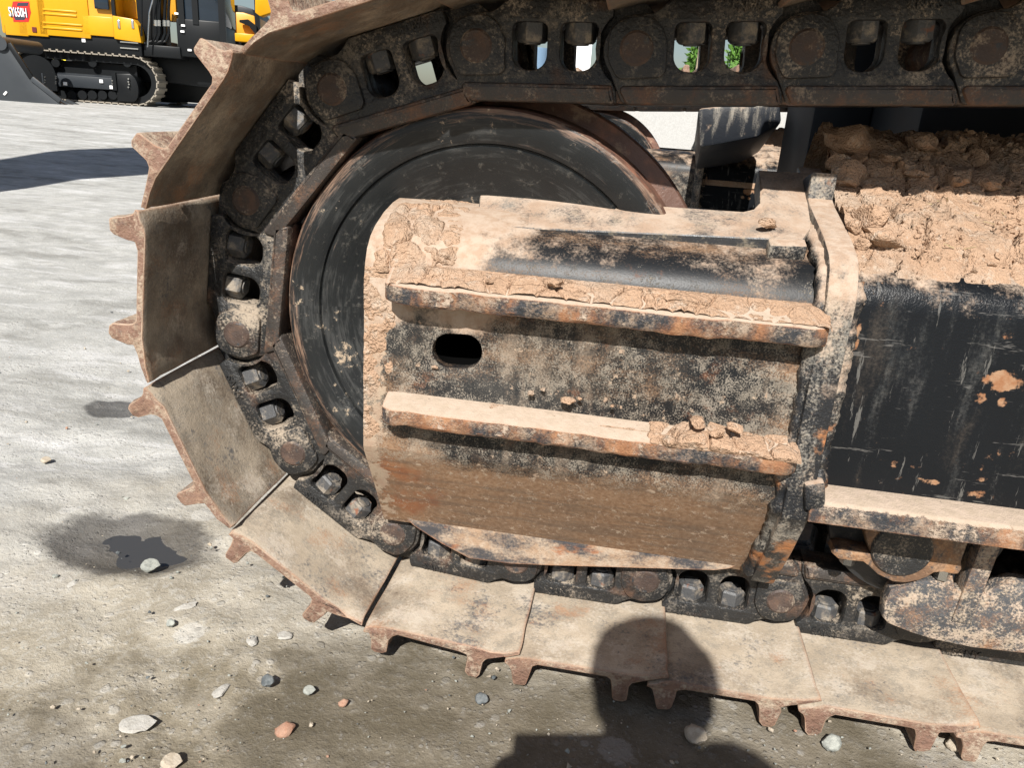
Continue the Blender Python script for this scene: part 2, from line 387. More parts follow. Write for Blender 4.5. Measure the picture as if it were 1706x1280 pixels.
M['frame'] = dirty('frame_paint', (.0055, .0065, .008), .30, [
    dict(c=(.03, .032, .033), c2=(.065, .064, .06), t=.58, w=.14, sc=22, aniso=(1.3, 1, .22), r=.5, speck=.35, ssc=300, seed=2),
    dict(c=(.27, .24, .195), c2=(.36, .31, .25), t=.85, w=.08, sc=45, aniso=(1, 1, .35), speck=1.0, ssc=420, r=.9, seed=9, op=.7),
    dict(c=(.20, .155, .115), c2=(.26, .21, .16), t=.62, w=.2, sc=12, aniso=(1, 1, .3), r=.9, seed=97, speck=.2, op=.4),
    dict(c=(.22, .21, .19), t=.605, w=.04, sc=16, aniso=(4.5, 1, .5), r=.6, seed=61, op=.42, dr=.75),
    dict(c=(.20, .19, .175), t=.61, w=.04, sc=14, aniso=(.5, 1, 5), r=.6, seed=66, op=.38, dr=.75),
    dict(c=(.25, .115, .055), c2=(.31, .19, .115), t=.68, w=.12, sc=60, r=.9, seed=11, spots=[(.742, .548, .05, .016, .24), (.715, .543, .02, .016, .24), (.70, .52, .010, .009, .24), (.728, .518, .007, .008, .24), (.712, .605, .010, .007, .22), (.735, .44, .014, .03, .14), (.70, .408, .05, .006, .15), (.62, .415, .03, .006, .15), (.655, .395, .04, .005, .15), (.535, .58, .005, .03, .22), (.735, .385, .03, .008, .16)]),
    dict(c=TAN, c2=TAN2, t=.76, w=.18, sc=20, speck=.4, r=.97, grad=[(2, .60, .69, .42)], seed=26),
    dict(c=(.40, .325, .245), c2=TAN, t=.78, w=.08, sc=60, speck=.5, r=.97, bm=.9, grad=[(0, .555, .515, .28)], seed=36)], bump=.45, dist=.003, spec=.22, med=.5)
M['black_plain'] = dirty('black_steel', (.02, .022, .025), .45, [
    dict(c=(.10, .09, .075), c2=(.2, .17, .13), t=.56, w=.14, sc=12, r=.9, h=.3, speck=.3, up=.12)], bump=.5)
M['carbody'] = dirty('carbody_paint', (.014, .016, .02), .45, [
    dict(c=(.25, .23, .2), c2=(.36, .32, .26), t=.56, w=.12, sc=14, aniso=(1.5, 1.5, .3), r=.8, h=.2, speck=.3, up=.1),
    dict(c=TAN, c2=TAN2, t=.62, w=.12, sc=12, r=.95, h=.4, up=.36, seed=26)], bump=.5, spec=.2)
M['skid'] = dirty('skid_plate', (.05, .05, .055), .5, [
    dict(c=(.37, .25, .165), c2=(.46, .36, .27), t=.42, w=.14, sc=30, aniso=(.4, 1, 1), r=.9, h=.3, speck=.3),
    dict(c=ORANGE, c2=RUST, t=.62, w=.12, sc=20, aniso=(.5, 1, 1), edge=.3, r=.85, h=.1, seed=14)], bump=.6)
M['guard'] = dirty('roller_guard', (.05, .052, .056), .5, [
    dict(c=(.38, .31, .235), c2=TAN2, t=.46, w=.12, sc=34, speck=.9, ssc=260, r=.95, bm=.5),
    dict(c=(.30, .15, .075), c2=(.36, .21, .12), t=.57, w=.14, sc=14, edge=.10, r=.87, seed=14, speck=.4, grad=[(2, .15, .09, .13)], op=.85),
    dict(c=(.10, .105, .115), c2=(.18, .18, .18), t=.60, w=.12, sc=12, speck=.5, r=.7, seed=40, op=.7)], bump=.7)
M['bracket'] = dirty('roller_bracket', (.13, .075, .045), .6, [
    dict(c=(.31, .155, .07), c2=(.38, .24, .145), t=.44, w=.14, sc=34, r=.9, speck=.5, ssc=260),
    dict(c=(.06, .055, .055), t=.56, w=.1, sc=60, r=.6, seed=15, speck=.4),
    dict(c=(.38, .30, .22), t=.60, w=.1, sc=30, r=.95, seed=25, speck=.6)], bump=.7)
M['cavity'] = NT('slot_shade_black').out((.004, .004, .004), 1, spec=0)  # near-black colour standing in for the shade inside the oval hole
M['chrome'] = NT('bolt_bright').out((.65, .66, .66), .25, metal=1)

# ================================================================== ground
def gz(x, y):                                     # the yard rises gently away from the machine
    d = np.hypot(np.asarray(x, float) - .2, np.asarray(y, float) + 1.1)
    t = np.clip((d - 5) / 14, 0, 1); return .21 * t * t * (3 - 2 * t)
WET = [tuple(at(*p, 'z', 0)[:2]) for p in ((215, 900), (190, 680), (60, 1235), (930, 1170), (620, 1110), (700, 1255), (1250, 1250))]
WETR = [(.150, .092), (.062, .05), (.09, .05), (.16, .07), (.14, .08), (.25, .09), (.35, .10)]
def ground_mat():
    g = NT('yard_ground')
    n1 = g.noise(1.7, 7, .6, seed=1); n2 = g.noise(9, 8, .65, seed=2); n3 = g.noise(70, 6, .7, seed=3); n4 = g.noise(320, 4, .7, seed=4)
    st = g.noise(6, 7, .65, vec=g.pos((.45, 2.2, 1), (3, 1, 0)))
    col = g.mix(g.sst(n2, .32, .68), (.345, .342, .322), (.47, .465, .437))
    col = g.mix(g.sst(st, .52, .66), col, (.52, .515, .50))
    # chalky white crust in patches
    wp = g.noise(2.3, 6, .7, vec=g.pos((.6, 1.3, 1), (7, 2, 0)))
    col = g.mix(g.math('MULTIPLY', g.sst(wp, .52, .68), .75), col, (.62, .615, .60))
    col = g.mix(g.math('MULTIPLY', g.sst(wp, .49, .36), .7), col, (.23, .225, .205))
    # brown, damp foreground close to the machine
    near = g.sst(g.math('ADD', g.math('ADD', g.xyz(1), g.math('MULTIPLY', g.xyz(0), -.45)), g.math('MULTIPLY', g.math('SUBTRACT', n1, .5), 1.6)), .75, -.15)
    browner = g.mix(g.sst(n2, .34, .66), (.28, .242, .18), (.40, .358, .285))
    browner = g.mix(g.sst(n3, .50, .66), browner, (.43, .40, .34))
    col = g.mix(g.math('MULTIPLY', near, .95), col, browner)
    ex_ = g.math('DIVIDE', g.math('SUBTRACT', g.xyz(0), .25), .75); ey_ = g.math('DIVIDE', g.math('SUBTRACT', g.xyz(1), -.36), .34)
    dmp = g.math('ADD', g.math('ADD', g.math('MULTIPLY', ex_, ex_), g.math('MULTIPLY', ey_, ey_)), g.math('MULTIPLY', g.math('SUBTRACT', g.math('ADD', g.math('MULTIPLY', n2, .6), g.math('MULTIPLY', n1, .4)), .5), 3.2))
    damp = g.sst(dmp, 1.25, .35)
    col = g.mix(g.math('MULTIPLY', damp, .85), col, g.mix(g.sst(n2, .36, .64), (.15, .125, .082), (.235, .20, .145)))
    col = g.mix(g.math('MULTIPLY', g.sst(n3, .56, .72), .55), col, (.22, .20, .17))
    col = g.mix(g.math('MULTIPLY', g.sst(g.math('ADD', g.math('MULTIPLY', n4, .65), g.math('MULTIPLY', n3, .35)), .55, .68), .45), col, (.62, .60, .56))
    # pale stones trodden flat
    v = g.vor(7, 'F1', 3); vid = g.n('ShaderNodeTexVoronoi'); vid.inputs['Scale'].default_value = 7; g.l(g.pos(off=(8.1, 14.7, 3.9)), vid.inputs['Vector'])
    sepc = g.n('ShaderNodeSeparateColor'); g.l(vid.outputs['Color'], sepc.inputs[0])
    ms = g.math('MULTIPLY', g.sst(g.math('ADD', v, g.math('MULTIPLY', g.math('SUBTRACT', n3, .5), .25)), .20, .16), g.sst(sepc.outputs[0], .72, .75))
    col = g.mix(g.math('MULTIPLY', ms, .4), col, g.mix(sepc.outputs[1], (.50, .49, .46), (.62, .61, .58)))
    # aggregate pressed into the surface
    for sc_, sd_ in ((55, 5), (120, 6)):
        av = g.n('ShaderNodeTexVoronoi'); av.inputs['Scale'].default_value = sc_; g.l(g.pos(off=(sd_, sd_ * 2.1, 0)), av.inputs['Vector'])
        sc2 = g.n('ShaderNodeSeparateColor'); g.l(av.outputs['Color'], sc2.inputs[0])
        am = g.math('MULTIPLY', g.sst(av.outputs['Distance'], .46, .30), g.sst(sc2.outputs[0], .70, .76))
        am = g.math('MULTIPLY', am, g.sst(n2, .40, .60))
        col = g.mix(g.math('MULTIPLY', am, .35), col, g.mix(sc2.outputs[1], (.20, .19, .17), (.60, .585, .55)))
        agm = am if sc_ == 55 else g.math('MAXIMUM', agm, am)
    # oily, wet spots
    wet = 0
    for (cx, cy), (rx, ry) in zip(WET, WETR):
        dx = g.math('DIVIDE', g.math('SUBTRACT', g.xyz(0), cx), rx); dy = g.math('DIVIDE', g.math('SUBTRACT', g.xyz(1), cy), ry)
        dd = g.math('ADD', g.math('MULTIPLY', dx, dx), g.math('MULTIPLY', dy, dy))
        dd = g.math('ADD', dd, g.math('MULTIPLY', g.math('SUBTRACT', n2, .5), 2.2))
        wk = g.sst(dd, 1.7, .95)
        if (cx, cy) not in WET[:2]: wk = g.math('MULTIPLY', wk, .42)
        wet = wk if isinstance(wet, int) else g.math('MAXIMUM', wet, wk)
    wm = g.mixf(0, g.math('MULTIPLY', wet, .82), 0)
    dark = g.n('ShaderNodeMix'); dark.data_type = 'RGBA'; dark.blend_type = 'MULTIPLY'
    g.l(wm, dark.inputs[0]); g.l(col, dark.inputs[6]); dark.inputs[7].default_value = (.17, .165, .17, 1)
    h = g.math('ADD', g.math('MULTIPLY', n3, .8), g.math('MULTIPLY', n4, .16)); h = g.math('ADD', h, g.math('MULTIPLY', agm, .25))
    return g.out(dark.outputs[2], g.mixf(wet, .95, .62), h, .8, .008, spec=.3)
M['ground'] = ground_mat()
def build_ground():
    xs = np.concatenate([[-600, -200, -80, -40, -25, -16, -10, -7, -5, -4], np.arange(-3.2, -1.2, .05), np.arange(-1.2, 1.6, .0125), [1.65, 1.8, 2.2, 3, 4.5, 7, 12, 20, 40, 80, 200, 600]])
    ys = np.concatenate([[-600, -100, -30, -10, -5, -3, -2, -1.4], np.arange(-1.0, .8, .0125), np.arange(.8, 3.5, .05), [3.6, 4, 4.6, 5.4, 6.4, 8, 10, 12.5, 15, 18, 22, 30, 45, 80, 200, 600]])
    X, Y = np.meshgrid(xs, ys, indexing='ij'); P = np.stack([X.ravel(), Y.ravel(), np.zeros(X.size)], 1)
    q = P.copy(); near = np.exp(-((np.maximum(np.hypot(P[:, 0], P[:, 1] - .5) - 3, 0)) / 2) ** 2)
    z = gz(P[:, 0], P[:, 1]) + near * (.010 * fbm(q * [2.2, 2.2, 1], 3, 5) + .0045 * fbm(q * [14, 14, 1], 3, 9) + .003 * np.maximum(fbm(q * [30, 30, 1], 3, 12), 0))
    f1, f2, cid = voro(q * [11, 11, 0] + [0, 0, .5], 4)
    z += near * np.where(cid > .72, .006 * np.clip(1 - f1 * 2.6, 0, 1) ** .7, 0)
    dx, dy = (P[:, 0] - WET[0][0]), (P[:, 1] - WET[0][1])
    z -= .026 * np.exp(-(dx / .10) ** 2 - (dy / .062) ** 2) * (1 + .9 * fbm(q * [9, 11, 1], 3, 77))
    # pressed down under the tracks
    tr = np.clip((P[:, 0] + .25) / .1, 0, 1) * np.clip((P[:, 1] + .34) / .06, 0, 1) * np.clip((.60 - P[:, 1]) / .06, 0, 1)
    z = z * (1 - tr) + tr * (np.minimum(z, .002) * .5 - .003)
    P[:, 2] = z - .004
    mb = MB().grid(P, len(xs), len(ys))
    o = mb.build('ground', M['ground'], recalc=False, ang=60); tag(o, 'pale dusty yard of packed earth with damp brown patches', 'ground', kind='structure')
    return o
build_ground()
wx, wy = WET[0]
g = NT('puddle_water'); M['water'] = g.out((.05, .049, .048), .12, g.noise(60, 2, .5), .05, .002, spec=.5)
pl = [(wx + .17 * math.cos(a), wy + .12 * math.sin(a), -.0195) for a in np.linspace(0, 2 * math.pi, 41)[:-1]]
o = MB().add(pl, [tuple(range(40))]).build('puddle', M['water'], recalc=False); tag(o, 'small dark oily puddle in a wet patch of the yard', 'puddle', kind='structure')

# ================================================================== the crawler excavator in front
EX = tag(empty('crawler_excavator', (.6, .14, 0)), 'mud-caked crawler excavator with worn steel track shoes and black track frame', 'excavator')
def ch(o, parent=EX):                             # parent keeping the world place
    o.parent = parent; o.matrix_parent_inverse = parent.matrix_world.inverted() if parent.name != EX.name else Matrix.Translation(-EX.location)
    return o
PITCH = .216
PINS = [(.6432, .9419), (.4286, .928), (.2134, .914), (-.0023, .9049), (-.2075, .8358), (-.3447, .6691), (-.3708, .4538), (-.2808, .2569), (-.1057, .1302), (.1087, .1115)]
top = []; x, z = PINS[0]
for k in range(8):
    sl_ = .0139 if x < 1.0 else (.004 if x < 1.4 else -.006)
    x += math.sqrt(PITCH ** 2 - sl_ ** 2); z += sl_; top.append((x, z))
PINS = top[::-1] + PINS + [(.1087 + PITCH * k, .111) for k in range(1, 11)]
IC = (.0274, .5111)                               # idler centre

# ---- link: offset plates, two nut windows, proud boss round the far pin, worn rail
def arc(cx, cy, r, a0, a1, n=10): return [(cx + r * math.cos(R_(a0 + (a1 - a0) * k / n)), cy + r * math.sin(R_(a0 + (a1 - a0) * k / n))) for k in range(n + 1)]
winA = rpoly([(.120, -.031, .009), (.167, -.031, .009), (.167, .029, .020), (.120, .029, .020)])
winB = rpoly([(.052, -.031, .009), (.102, -.031, .009), (.102, .029, .020), (.052, .029, .022)])
back = rpoly([(-.038, -.022, .03), (-.010, -.0585, .015), (.172, -.0585, .01), (.176, -.02, .02), (.172, .03, .02), (.176, .069, .004), (.006, .069, .008), (-.038, .034, .03)])
front = arc(0, 0, .051, -50, 52, 10) + [(.024, .054), (.022, .069)] + [(.228, .069), (.234, .066)] + arc(.216, .002, .044, 38, -95, 16) + [(.196, -.0435), (.186, -.049), (.178, -.056), (.172, -.0585), (.036, -.0585), (.033, -.05)]
boss = rpoly([(.176, .036, .012), (.176, -.010, .03), (.190, -.036, .03), (.216, -.040, .03), (.252, -.030, .03), (.254, .012, .03), (.240, .038, .012)])
rail = rpoly([(.020, .050, .004), (.238, .050, .006), (.229, .0705, .006), (.018, .0705, .006)])
ridge = rpoly([(.172, .030, .006), (.172, .044, .006), (.240, .044, .006), (.244, .036, .004)])
mb = MB()
slab_y(mb, back, [winA, winB], .027, .053, .003)
slab_y(mb, front, [winA, winB], .006, .0275, .0035)
slab_y(mb, boss, [], -.001, .008, .003)
rail = rpoly([(.030, .046, .004), (.240, .046, .006), (.226, .0705, .010), (.024, .0705, .004)])
for rl, ya, yb, bv in ((rail, .000, .056, .0055), (rpoly([(-.020, .046, .006), (.05, .048, .002), (.05, .0690, .002), (-.006, .0690, .012)]), .011, .054, .006)):
    vs, fs = slab(rl, [], yb - ya, bv); V3 = [Vector((x, (ya + yb) / 2 - z, y)) for x, y, z in vs]
    for f in fs:
        n_ = (V3[f[1]] - V3[f[0]]).cross(V3[f[2]] - V3[f[0]]).normalized()
        mb.add([V3[i] for i in f], [tuple(range(len(f)))], 1)
vs, fs = text_mesh('SANY', .0160, .0036)
mb.add([(.058 + a * 1.08, .0058 - c, -.0555 + b * 1.1) for a, b, c in vs], fs)
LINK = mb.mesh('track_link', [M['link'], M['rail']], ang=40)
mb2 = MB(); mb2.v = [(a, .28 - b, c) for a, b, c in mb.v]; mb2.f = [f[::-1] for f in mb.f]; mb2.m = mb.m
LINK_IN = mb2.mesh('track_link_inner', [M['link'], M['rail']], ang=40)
mb = MB().lathe_y([(0, -.0035), (.019, -.0035), (.0222, -.001), (.0226, .006), (.0226, .05), (.031, .05), (.031, .23), (.0226, .23), (.0226, .28), (.019, .2835), (0, .2835)], 0, 0, 32)
PIN = mb.mesh('track_pin', M['pin'])
def nut_mesh():
    mb = MB()
    for yc in (.031,):
        for wz0, wz1, r0, r1, n in ((-.036, -.010, .0215, .0215, 6), (-.010, -.0065, .0215, .018, 6), (-.0085, -.0045, .0125, .0115, 14)):
            mb.tube((0, yc, wz0), (0, yc, wz1), r0, r1, n)
    return mb
MBN = nut_mesh(); NUT = MBN.mesh('nut', M['nut'], ang=30)
# ---- shoe
sp = [(.0118, -.0696), (.022, -.0659), (.034, -.062), (.048, -.0595), (.19, -.0595), (.212, -.0575), (.232, -.0531), (.2540, -.0464),
      (.2562, -.0530), (.236, -.062), (.218, -.068), (.2065, -.0735), (.2030, -.083), (.2005, -.106), (.1965, -.112), (.183, -.1125), (.179, -.107), (.1765, -.083), (.173, -.0745), (.166, -.071),
      (.064, -.071), (.0565, -.0740), (.0530, -.083), (.050, -.106), (.0460, -.112), (.0315, -.1125), (.0272, -.107), (.0240, -.088), (.0195, -.079), (.0122, -.0759)]
def shoe_mesh(name, seed):
    rn = np.random.RandomState(seed); mb = MB(); ys = [-.162, -.15, -.135, -.10, -.05, 0, .14, .28, .33, .38, .413, .428, .44]
    n = len(sp); vs = []
    for y in ys:
        for i, (u, w_) in enumerate(sp):
            e = min(y + .162, .44 - y)
            k = .0011 if e < .02 else .0006
            vs.append((u + rn.normal() * k, y + (rn.normal() * .0012 if e < .001 else 0), w_ + rn.normal() * k * .8))
    gi = set(range(10, 20)) | set(range(21, 30))
    fs = []; ms = []
    for j in range(len(ys) - 1):
        for i in range(n):
            fs.append((j * n + i, (j + 1) * n + i, (j + 1) * n + (i + 1) % n, j * n + (i + 1) % n)); ms.append(1 if i in gi else 0)
    for j, fl in ((0, False), (len(ys) - 1, True)):   # end caps in pieces: plate and the two grousers
        for poly in ([0, 1, 2, 3, 20, 21, 28, 29], [3, 4, 19, 20], [4, 5, 6, 7, 8, 9, 10, 11, 18, 19], list(range(11, 19)), list(range(21, 29))):
            f = tuple(j * n + p for p in poly); fs.append(f[::-1] if fl else f); ms.append(1)
    mb.v = vs; mb.f = fs; mb.m = ms
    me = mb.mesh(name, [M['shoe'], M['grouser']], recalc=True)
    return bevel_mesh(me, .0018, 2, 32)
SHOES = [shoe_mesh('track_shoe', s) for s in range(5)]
def build_track(yo, near):
    n = len(PINS) - 1
    for i in range(n):
        a = np.array(PINS[i]); b = np.array(PINS[i + 1]); u = (b - a) / np.linalg.norm(b - a)
        if not near and (i < 3 or i > n - 4): continue
        rot = -math.atan2(u[1], u[0])
        def put(name, me, parent=EX):
            o = obj(name, me); o.parent = parent
            if parent is EX:
                o.matrix_parent_inverse = Matrix.Translation(-EX.location); o.location = (a[0], yo, a[1]); o.rotation_euler = (0, rot, 0)
            return o
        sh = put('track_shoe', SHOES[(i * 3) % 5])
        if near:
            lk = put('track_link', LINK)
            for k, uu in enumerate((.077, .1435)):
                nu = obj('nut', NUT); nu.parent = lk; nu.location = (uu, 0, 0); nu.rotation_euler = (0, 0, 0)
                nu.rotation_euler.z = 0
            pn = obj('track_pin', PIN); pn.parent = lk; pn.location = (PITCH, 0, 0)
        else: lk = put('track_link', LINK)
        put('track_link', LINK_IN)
build_track(0, True)

# ---- idler
M['idler'] = idler_mat(*IC)
prof = [(.03, .056), (.12, .056), (.17, .052), (.205, .043), (.235, .032), (.255, .024), (.262, .0225), (.2640, .027), (.2655, .027), (.2675, .0215), (.273, .0185), (.290, .0145), (.307, .0125), (.3145, .015), (.3175, .021), (.3178, .085), (.320, .092), (.343, .098), (.346, .104),
        (.346, .176), (.343, .182), (.320, .188), (.3178, .195), (.3175, .259), (.3145, .265), (.306, .2675), (.272, .258), (.267, .240), (.252, .238), (.12, .225), (.03, .225)]
mis = [0] * (len(prof) - 1)
for i in range(13, 24): mis[i] = 1
IDL = MB().lathe_y(prof, 0, 0, 128, mis=mis)
IDLM = IDL.mesh('idler_wheel', [M['idler'], M['tread']], ang=28)
def put_at(o, loc):
    o.parent = EX; o.matrix_parent_inverse = Matrix.Translation(-EX.location); o.location = loc; return o
put_at(obj('idler_wheel', IDLM), (IC[0], 0, IC[1]))

# ---- idler housing (bent plate with a slotted hole), on both sides of the idler
FRAME = []
def fadd(o, parent=None): FRAME.append(o); return o
XE, XP = -.115, .486
HP = [(.052, .689), (.030, .689), (.0, .686), (-.042, .677), (-.081, .663), (-.100, .652), (-.114, .637), (-.122, .618), (-.1255, .594)]
HL = [(-.1255, .349), (-.121, .338), (-.078, .27), (-.0185, .1685)]
def rough_strip(mb, prof, x0, x1, nx, amp, th=.016, seed=0):
    """plate bent along prof (y, z), running along x, edge at x0 slightly uneven"""
    pr = np.array(prof); nr = np.zeros_like(pr)
    for i in range(len(pr)):
        a = pr[max(i - 1, 0)]; b = pr[min(i + 1, len(pr) - 1)]; t = (b - a) / np.linalg.norm(b - a); nr[i] = (-t[1], t[0])
    if nr[0] @ np.array([0, 1]) < 0 and pr[0][1] > .5: nr = -nr
    if pr[0][1] < .5 and nr[0][0] > 0: nr = -nr
    xs = np.linspace(x0, x1, nx); A = []; B = []
    for x in xs:
        for p, q in zip(pr, nr): A.append((x, p[0], p[1])); B.append((x, p[0] - q[0] * th, p[1] - q[1] * th))
    k = len(pr); fs = []
    for i in range(nx - 1):
        for j in range(k - 1):
            a = i * k + j; fs.append((a, a + k, a + k + 1, a + 1)); o = nx * k; fs.append((o + a, o + a + 1, o + a + k + 1, o + a + k))
    o = nx * k
    for i in range(nx - 1):
        for j in (0, k - 1): a = i * k + j; fs.append((a, a + k, o + a + k, o + a))
    for j in range(k - 1):
        for i in (0, nx - 1): a = i * k + j; fs.append((a, a + 1, o + a + 1, o + a))
    mb.add(A + B, fs)
def housing():
    mb = MB()
    rough_strip(mb, HP, XE, XP, 40, 0)
    hole = rpoly([(-.017, .483, .026), (.053, .487, .026), (.053, .536, .026), (-.017, .532, .026)], 8)
    slab_y(mb, [(XE, .349), (XP, .349), (XP, .594), (XE, .594)], [hole], -.1255, -.1085, .0004)
    rough_strip(mb, HL, XE, XP, 40, 0)
    return mb
mbh = housing()
HOU = mbh.mesh('idler_housing', M['housing'], ang=30)
# sub-parts of the housing
def px3(lst): return [at(px, py, 'y', y) for px, py, y in lst]
def thick_poly(pts, nrm, t):
    A = [np.array(p) for p in pts]; return A, [p - np.array(nrm) * t for p in A]

HOUSE = obj('idler_housing', HOU); ch(HOUSE)
def sub(o, parent):
    o.parent = parent; o.matrix_parent_inverse = parent.matrix_parent_inverse if False else Matrix.Identity(4)
    return o
def bar(name, x0, x1, z0, z1, zt, y1=-.166, y0=-.118, nx=60, seed=0):
    """guard bar: sloping top, rough front edge, clipped ends"""
    secf = lambda x: [(y0, z0 + .004), (y1 + .004, z0), (y1, z0 + .005), (y1, z1 - .004), (y1 + .005, z1), (y0, zt)]
    rn = np.random.RandomState(seed); mb = MB(); xs = np.linspace(x0, x1, nx); vs = []
    nz = fbm(np.stack([xs * 30, xs * 0 + seed, xs * 0], 1), 4, seed)
    for i, x in enumerate(xs):
        e = min(x - x0, x1 - x); cl = max(0, .014 - e)
        for j, (y, z) in enumerate(secf(x)):
            if y < y0 - .01: y += cl * .9
            if j in (1, 2): z += .0018 * nz[i] + .001 * rn.normal() * .4
            if j in (3, 4): z += .0012 * nz[i]
            vs.append((x, y, z))
    k = 6; fs = []
    for i in range(nx - 1):
        for j in range(k): fs.append((i * k + j, (i + 1) * k + j, (i + 1) * k + (j + 1) % k, i * k + (j + 1) % k))
    fs += [tuple(range(k)), tuple(range((nx - 1) * k, nx * k))]
    mb.add(vs, fs)
    return mb.build(name, M['bar'], ang=40)
b1 = bar('guard_bar', -.0765, .4875, .5765, .6045, .622, seed=3); b1['label'] = 'upper guard bar with dirt lying on it'
b2 = bar('guard_bar', -.0785, .482, .4030, .4300, .4415, seed=8); b2['label'] = 'lower rusty guard bar'
for b in (b1, b2): sub(b, HOUSE)
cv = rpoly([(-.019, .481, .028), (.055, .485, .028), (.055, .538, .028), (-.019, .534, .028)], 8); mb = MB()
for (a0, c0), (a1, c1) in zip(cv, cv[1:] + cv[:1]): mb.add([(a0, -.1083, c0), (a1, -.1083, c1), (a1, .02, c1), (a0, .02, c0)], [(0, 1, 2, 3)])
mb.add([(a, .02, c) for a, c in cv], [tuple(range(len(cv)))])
sub(mb.build('slot_shade_liner', M['cavity'], recalc=False), HOUSE)  # liner added behind the hole, its black standing for the shade within
# dusty plate on top of the housing, with its cut-out for the idler
pts = px3([(797, 350, .012), (800, 323, .050), (1020, 338, .050), (1238, 352, .050), (1256, 348, .055), (1265, 338, .068), (1266, 322, .085), (1263, 283, .155), (1352, 288, .165), (1346, 330, .09), (1352, 380, .0), (1340, 398, -.05), (1290, 398, -.052), (848, 378, -.052)])
A, B = thick_poly(pts, (0, -.35, .94), .032)
tp = MB().prism(A, B).build('top_plate', M['plate_top'], ang=30, bevel=.0015, seg=1); sub(tp, HOUSE)
stub = at(1313, 408, 'y', -.066); mb = MB().obox(stub + np.array([0, .02, -.005]), (.024, .001, .0015), (0, .024, .006), (0, -.0025, .011))
st = mb.build('stop_block', M['endplate'], bevel=.004); sub(st, HOUSE)
# ---- end plate of the track frame
EP = rpoly([(.20, .772, 0), (.155, .762, 0), (.06, .728, .05), (-.06, .700, .05), (-.118, .680, .05), (-.141, .640, .04), (-.141, .332, .02), (-.094, .250, .01), (-.034, .160, .01), (.02, .160, 0), (.06, .30, 0), (.20, .34, 0)], 5)
TF = None
def profile_x(mb, prof, x0, x1, nx=2, mi=0, skew=0):
    n = len(prof); mb.prism([(x0 + skew * (.6 - z), y, z) for y, z in prof], [(x1 + skew * (.6 - z), y, z) for y, z in prof], mi)
ep = MB(); profile_x(ep, EP, .480, .516)
ep2 = [(.28 - a, b) for a, b in EP]
profile_x(ep, ep2[::-1], .480, .516)
mf = [(-.105, .335), (-.105, .618), (-.101, .640), (-.088, .658), (-.06, .672), (.02, .712), (.10, .735), (.18, .735), (.26, .712), (.34, .672), (.368, .658), (.381, .640), (.385, .618), (.385, .335)]
mb = MB(); profile_x(mb, mf, .515, 2.45)
TF = mb.build('track_frame', M['frame'], ang=40); ch(TF)
EPO = ep.build('end_plate', M['endplate'], ang=40, bevel=.003); sub(EPO, TF)
# weld between end plate and frame face, with mud in it
def weld(name, pts, r, mat, parent, seed=0, n=60, flat=1):
    P = [np.array(p, float) for p in pts]; L = [0]
    for a, b in zip(P[:-1], P[1:]): L.append(L[-1] + np.linalg.norm(b - a))
    t = np.linspace(0, L[-1], n); Q = np.stack([np.interp(t, L, [p[k] for p in P]) for k in range(3)], 1)
    nz = fbm(np.stack([t * 40, t * 0 + seed, t * 0], 1), 4, seed); nz2 = fbm(np.stack([t * 90, t * 0 + seed + 5, t * 0], 1), 3, seed)
    vs = []; fs = []; k = 10
    for i in range(n):
        d = Q[min(i + 1, n - 1)] - Q[max(i - 1, 0)]; d /= np.linalg.norm(d)
        u = np.cross(d, (0, 1, .01)); u /= np.linalg.norm(u); v = np.cross(d, u)
        for j in range(k):
            a = 2 * math.pi * j / k; rr = r * (1 + .35 * nz[i] + .18 * nz2[(i * 3 + j * 7) % n])
            vs.append(Q[i] + u * math.cos(a) * rr + v * math.sin(a) * rr * flat)
    for i in range(n - 1):
        for j in range(k): fs.append((i * k + j, i * k + (j + 1) % k, (i + 1) * k + (j + 1) % k, (i + 1) * k + j))
    o = MB().add(vs, fs).build(name, mat, ang=70); sub(o, parent); return o
weld('weld_seam', [(.520, -.108, .655), (.522, -.110, .5), (.524, -.108, .345)], .011, M['endplate'], TF, 3)
weld('weld_seam', [(.478, .03, .70), (.478, -.05, .683), (.478, -.105, .662), (.477, -.128, .63), (.477, -.129, .47), (.477, -.126, .345), (.478, -.085, .27), (.478, -.03, .18)], .0095, M['endplate'], TF, 6, 90)
# bottom flange
mb = MB(); fp = [(-.150, .334), (-.150, .362), (-.146, .366), (-.100, .373), (-.09, .334)]
profile_x(mb, fp, .512, 2.45)
o = mb.build('bottom_flange', M['bar'], ang=40, bevel=.002); sub(o, TF)
lug = MB().obox((.515, -.14, .372), (.013, 0, .004), (0, .011, 0), (-.004, 0, .02)); sub(lug.build('lug', M['endplate'], bevel=.006), TF)
# lower skid plate beneath the housing
sk = [tuple(at(px, py, 'y', -.022)[[0, 2]]) for px, py in ((672, 858), (690, 876), (735, 905), (782, 930), (850, 939), (920, 942), (1060, 946), (1190, 950), (1215, 947), (1237, 938), (1262, 900), (900, 850))]
mb = MB(); slab_y(mb, sk[::-1], [], -.024, -.004, .0015)
sub(mb.build('skid_plate', M['skid']), HOUSE)
# inner structure that carries the idler, dark inside
mb = MB(); mb.box(.43, .50, -.01, .29, .22, .64); mb.box(.30, .42, .115, .165, .42, .60)
sub(mb.build('yoke', M['black_plain'], bevel=.01), TF)
mb = MB(); mb.tube((IC[0], .03, IC[1]), (IC[0], .25, IC[1]), .045, n=32); sub(mb.build('idler_shaft', M['black_plain']), HOUSE)
HIN = MB(); HIN.v = [(a, .28 - b, c) for a, b, c in mbh.v]; HIN.f = [f[::-1] for f in mbh.f]; HIN.m = mbh.m
HINM = HIN.mesh('idler_housing', M['housing'], ang=30)
ch(obj('idler_housing', HINM))

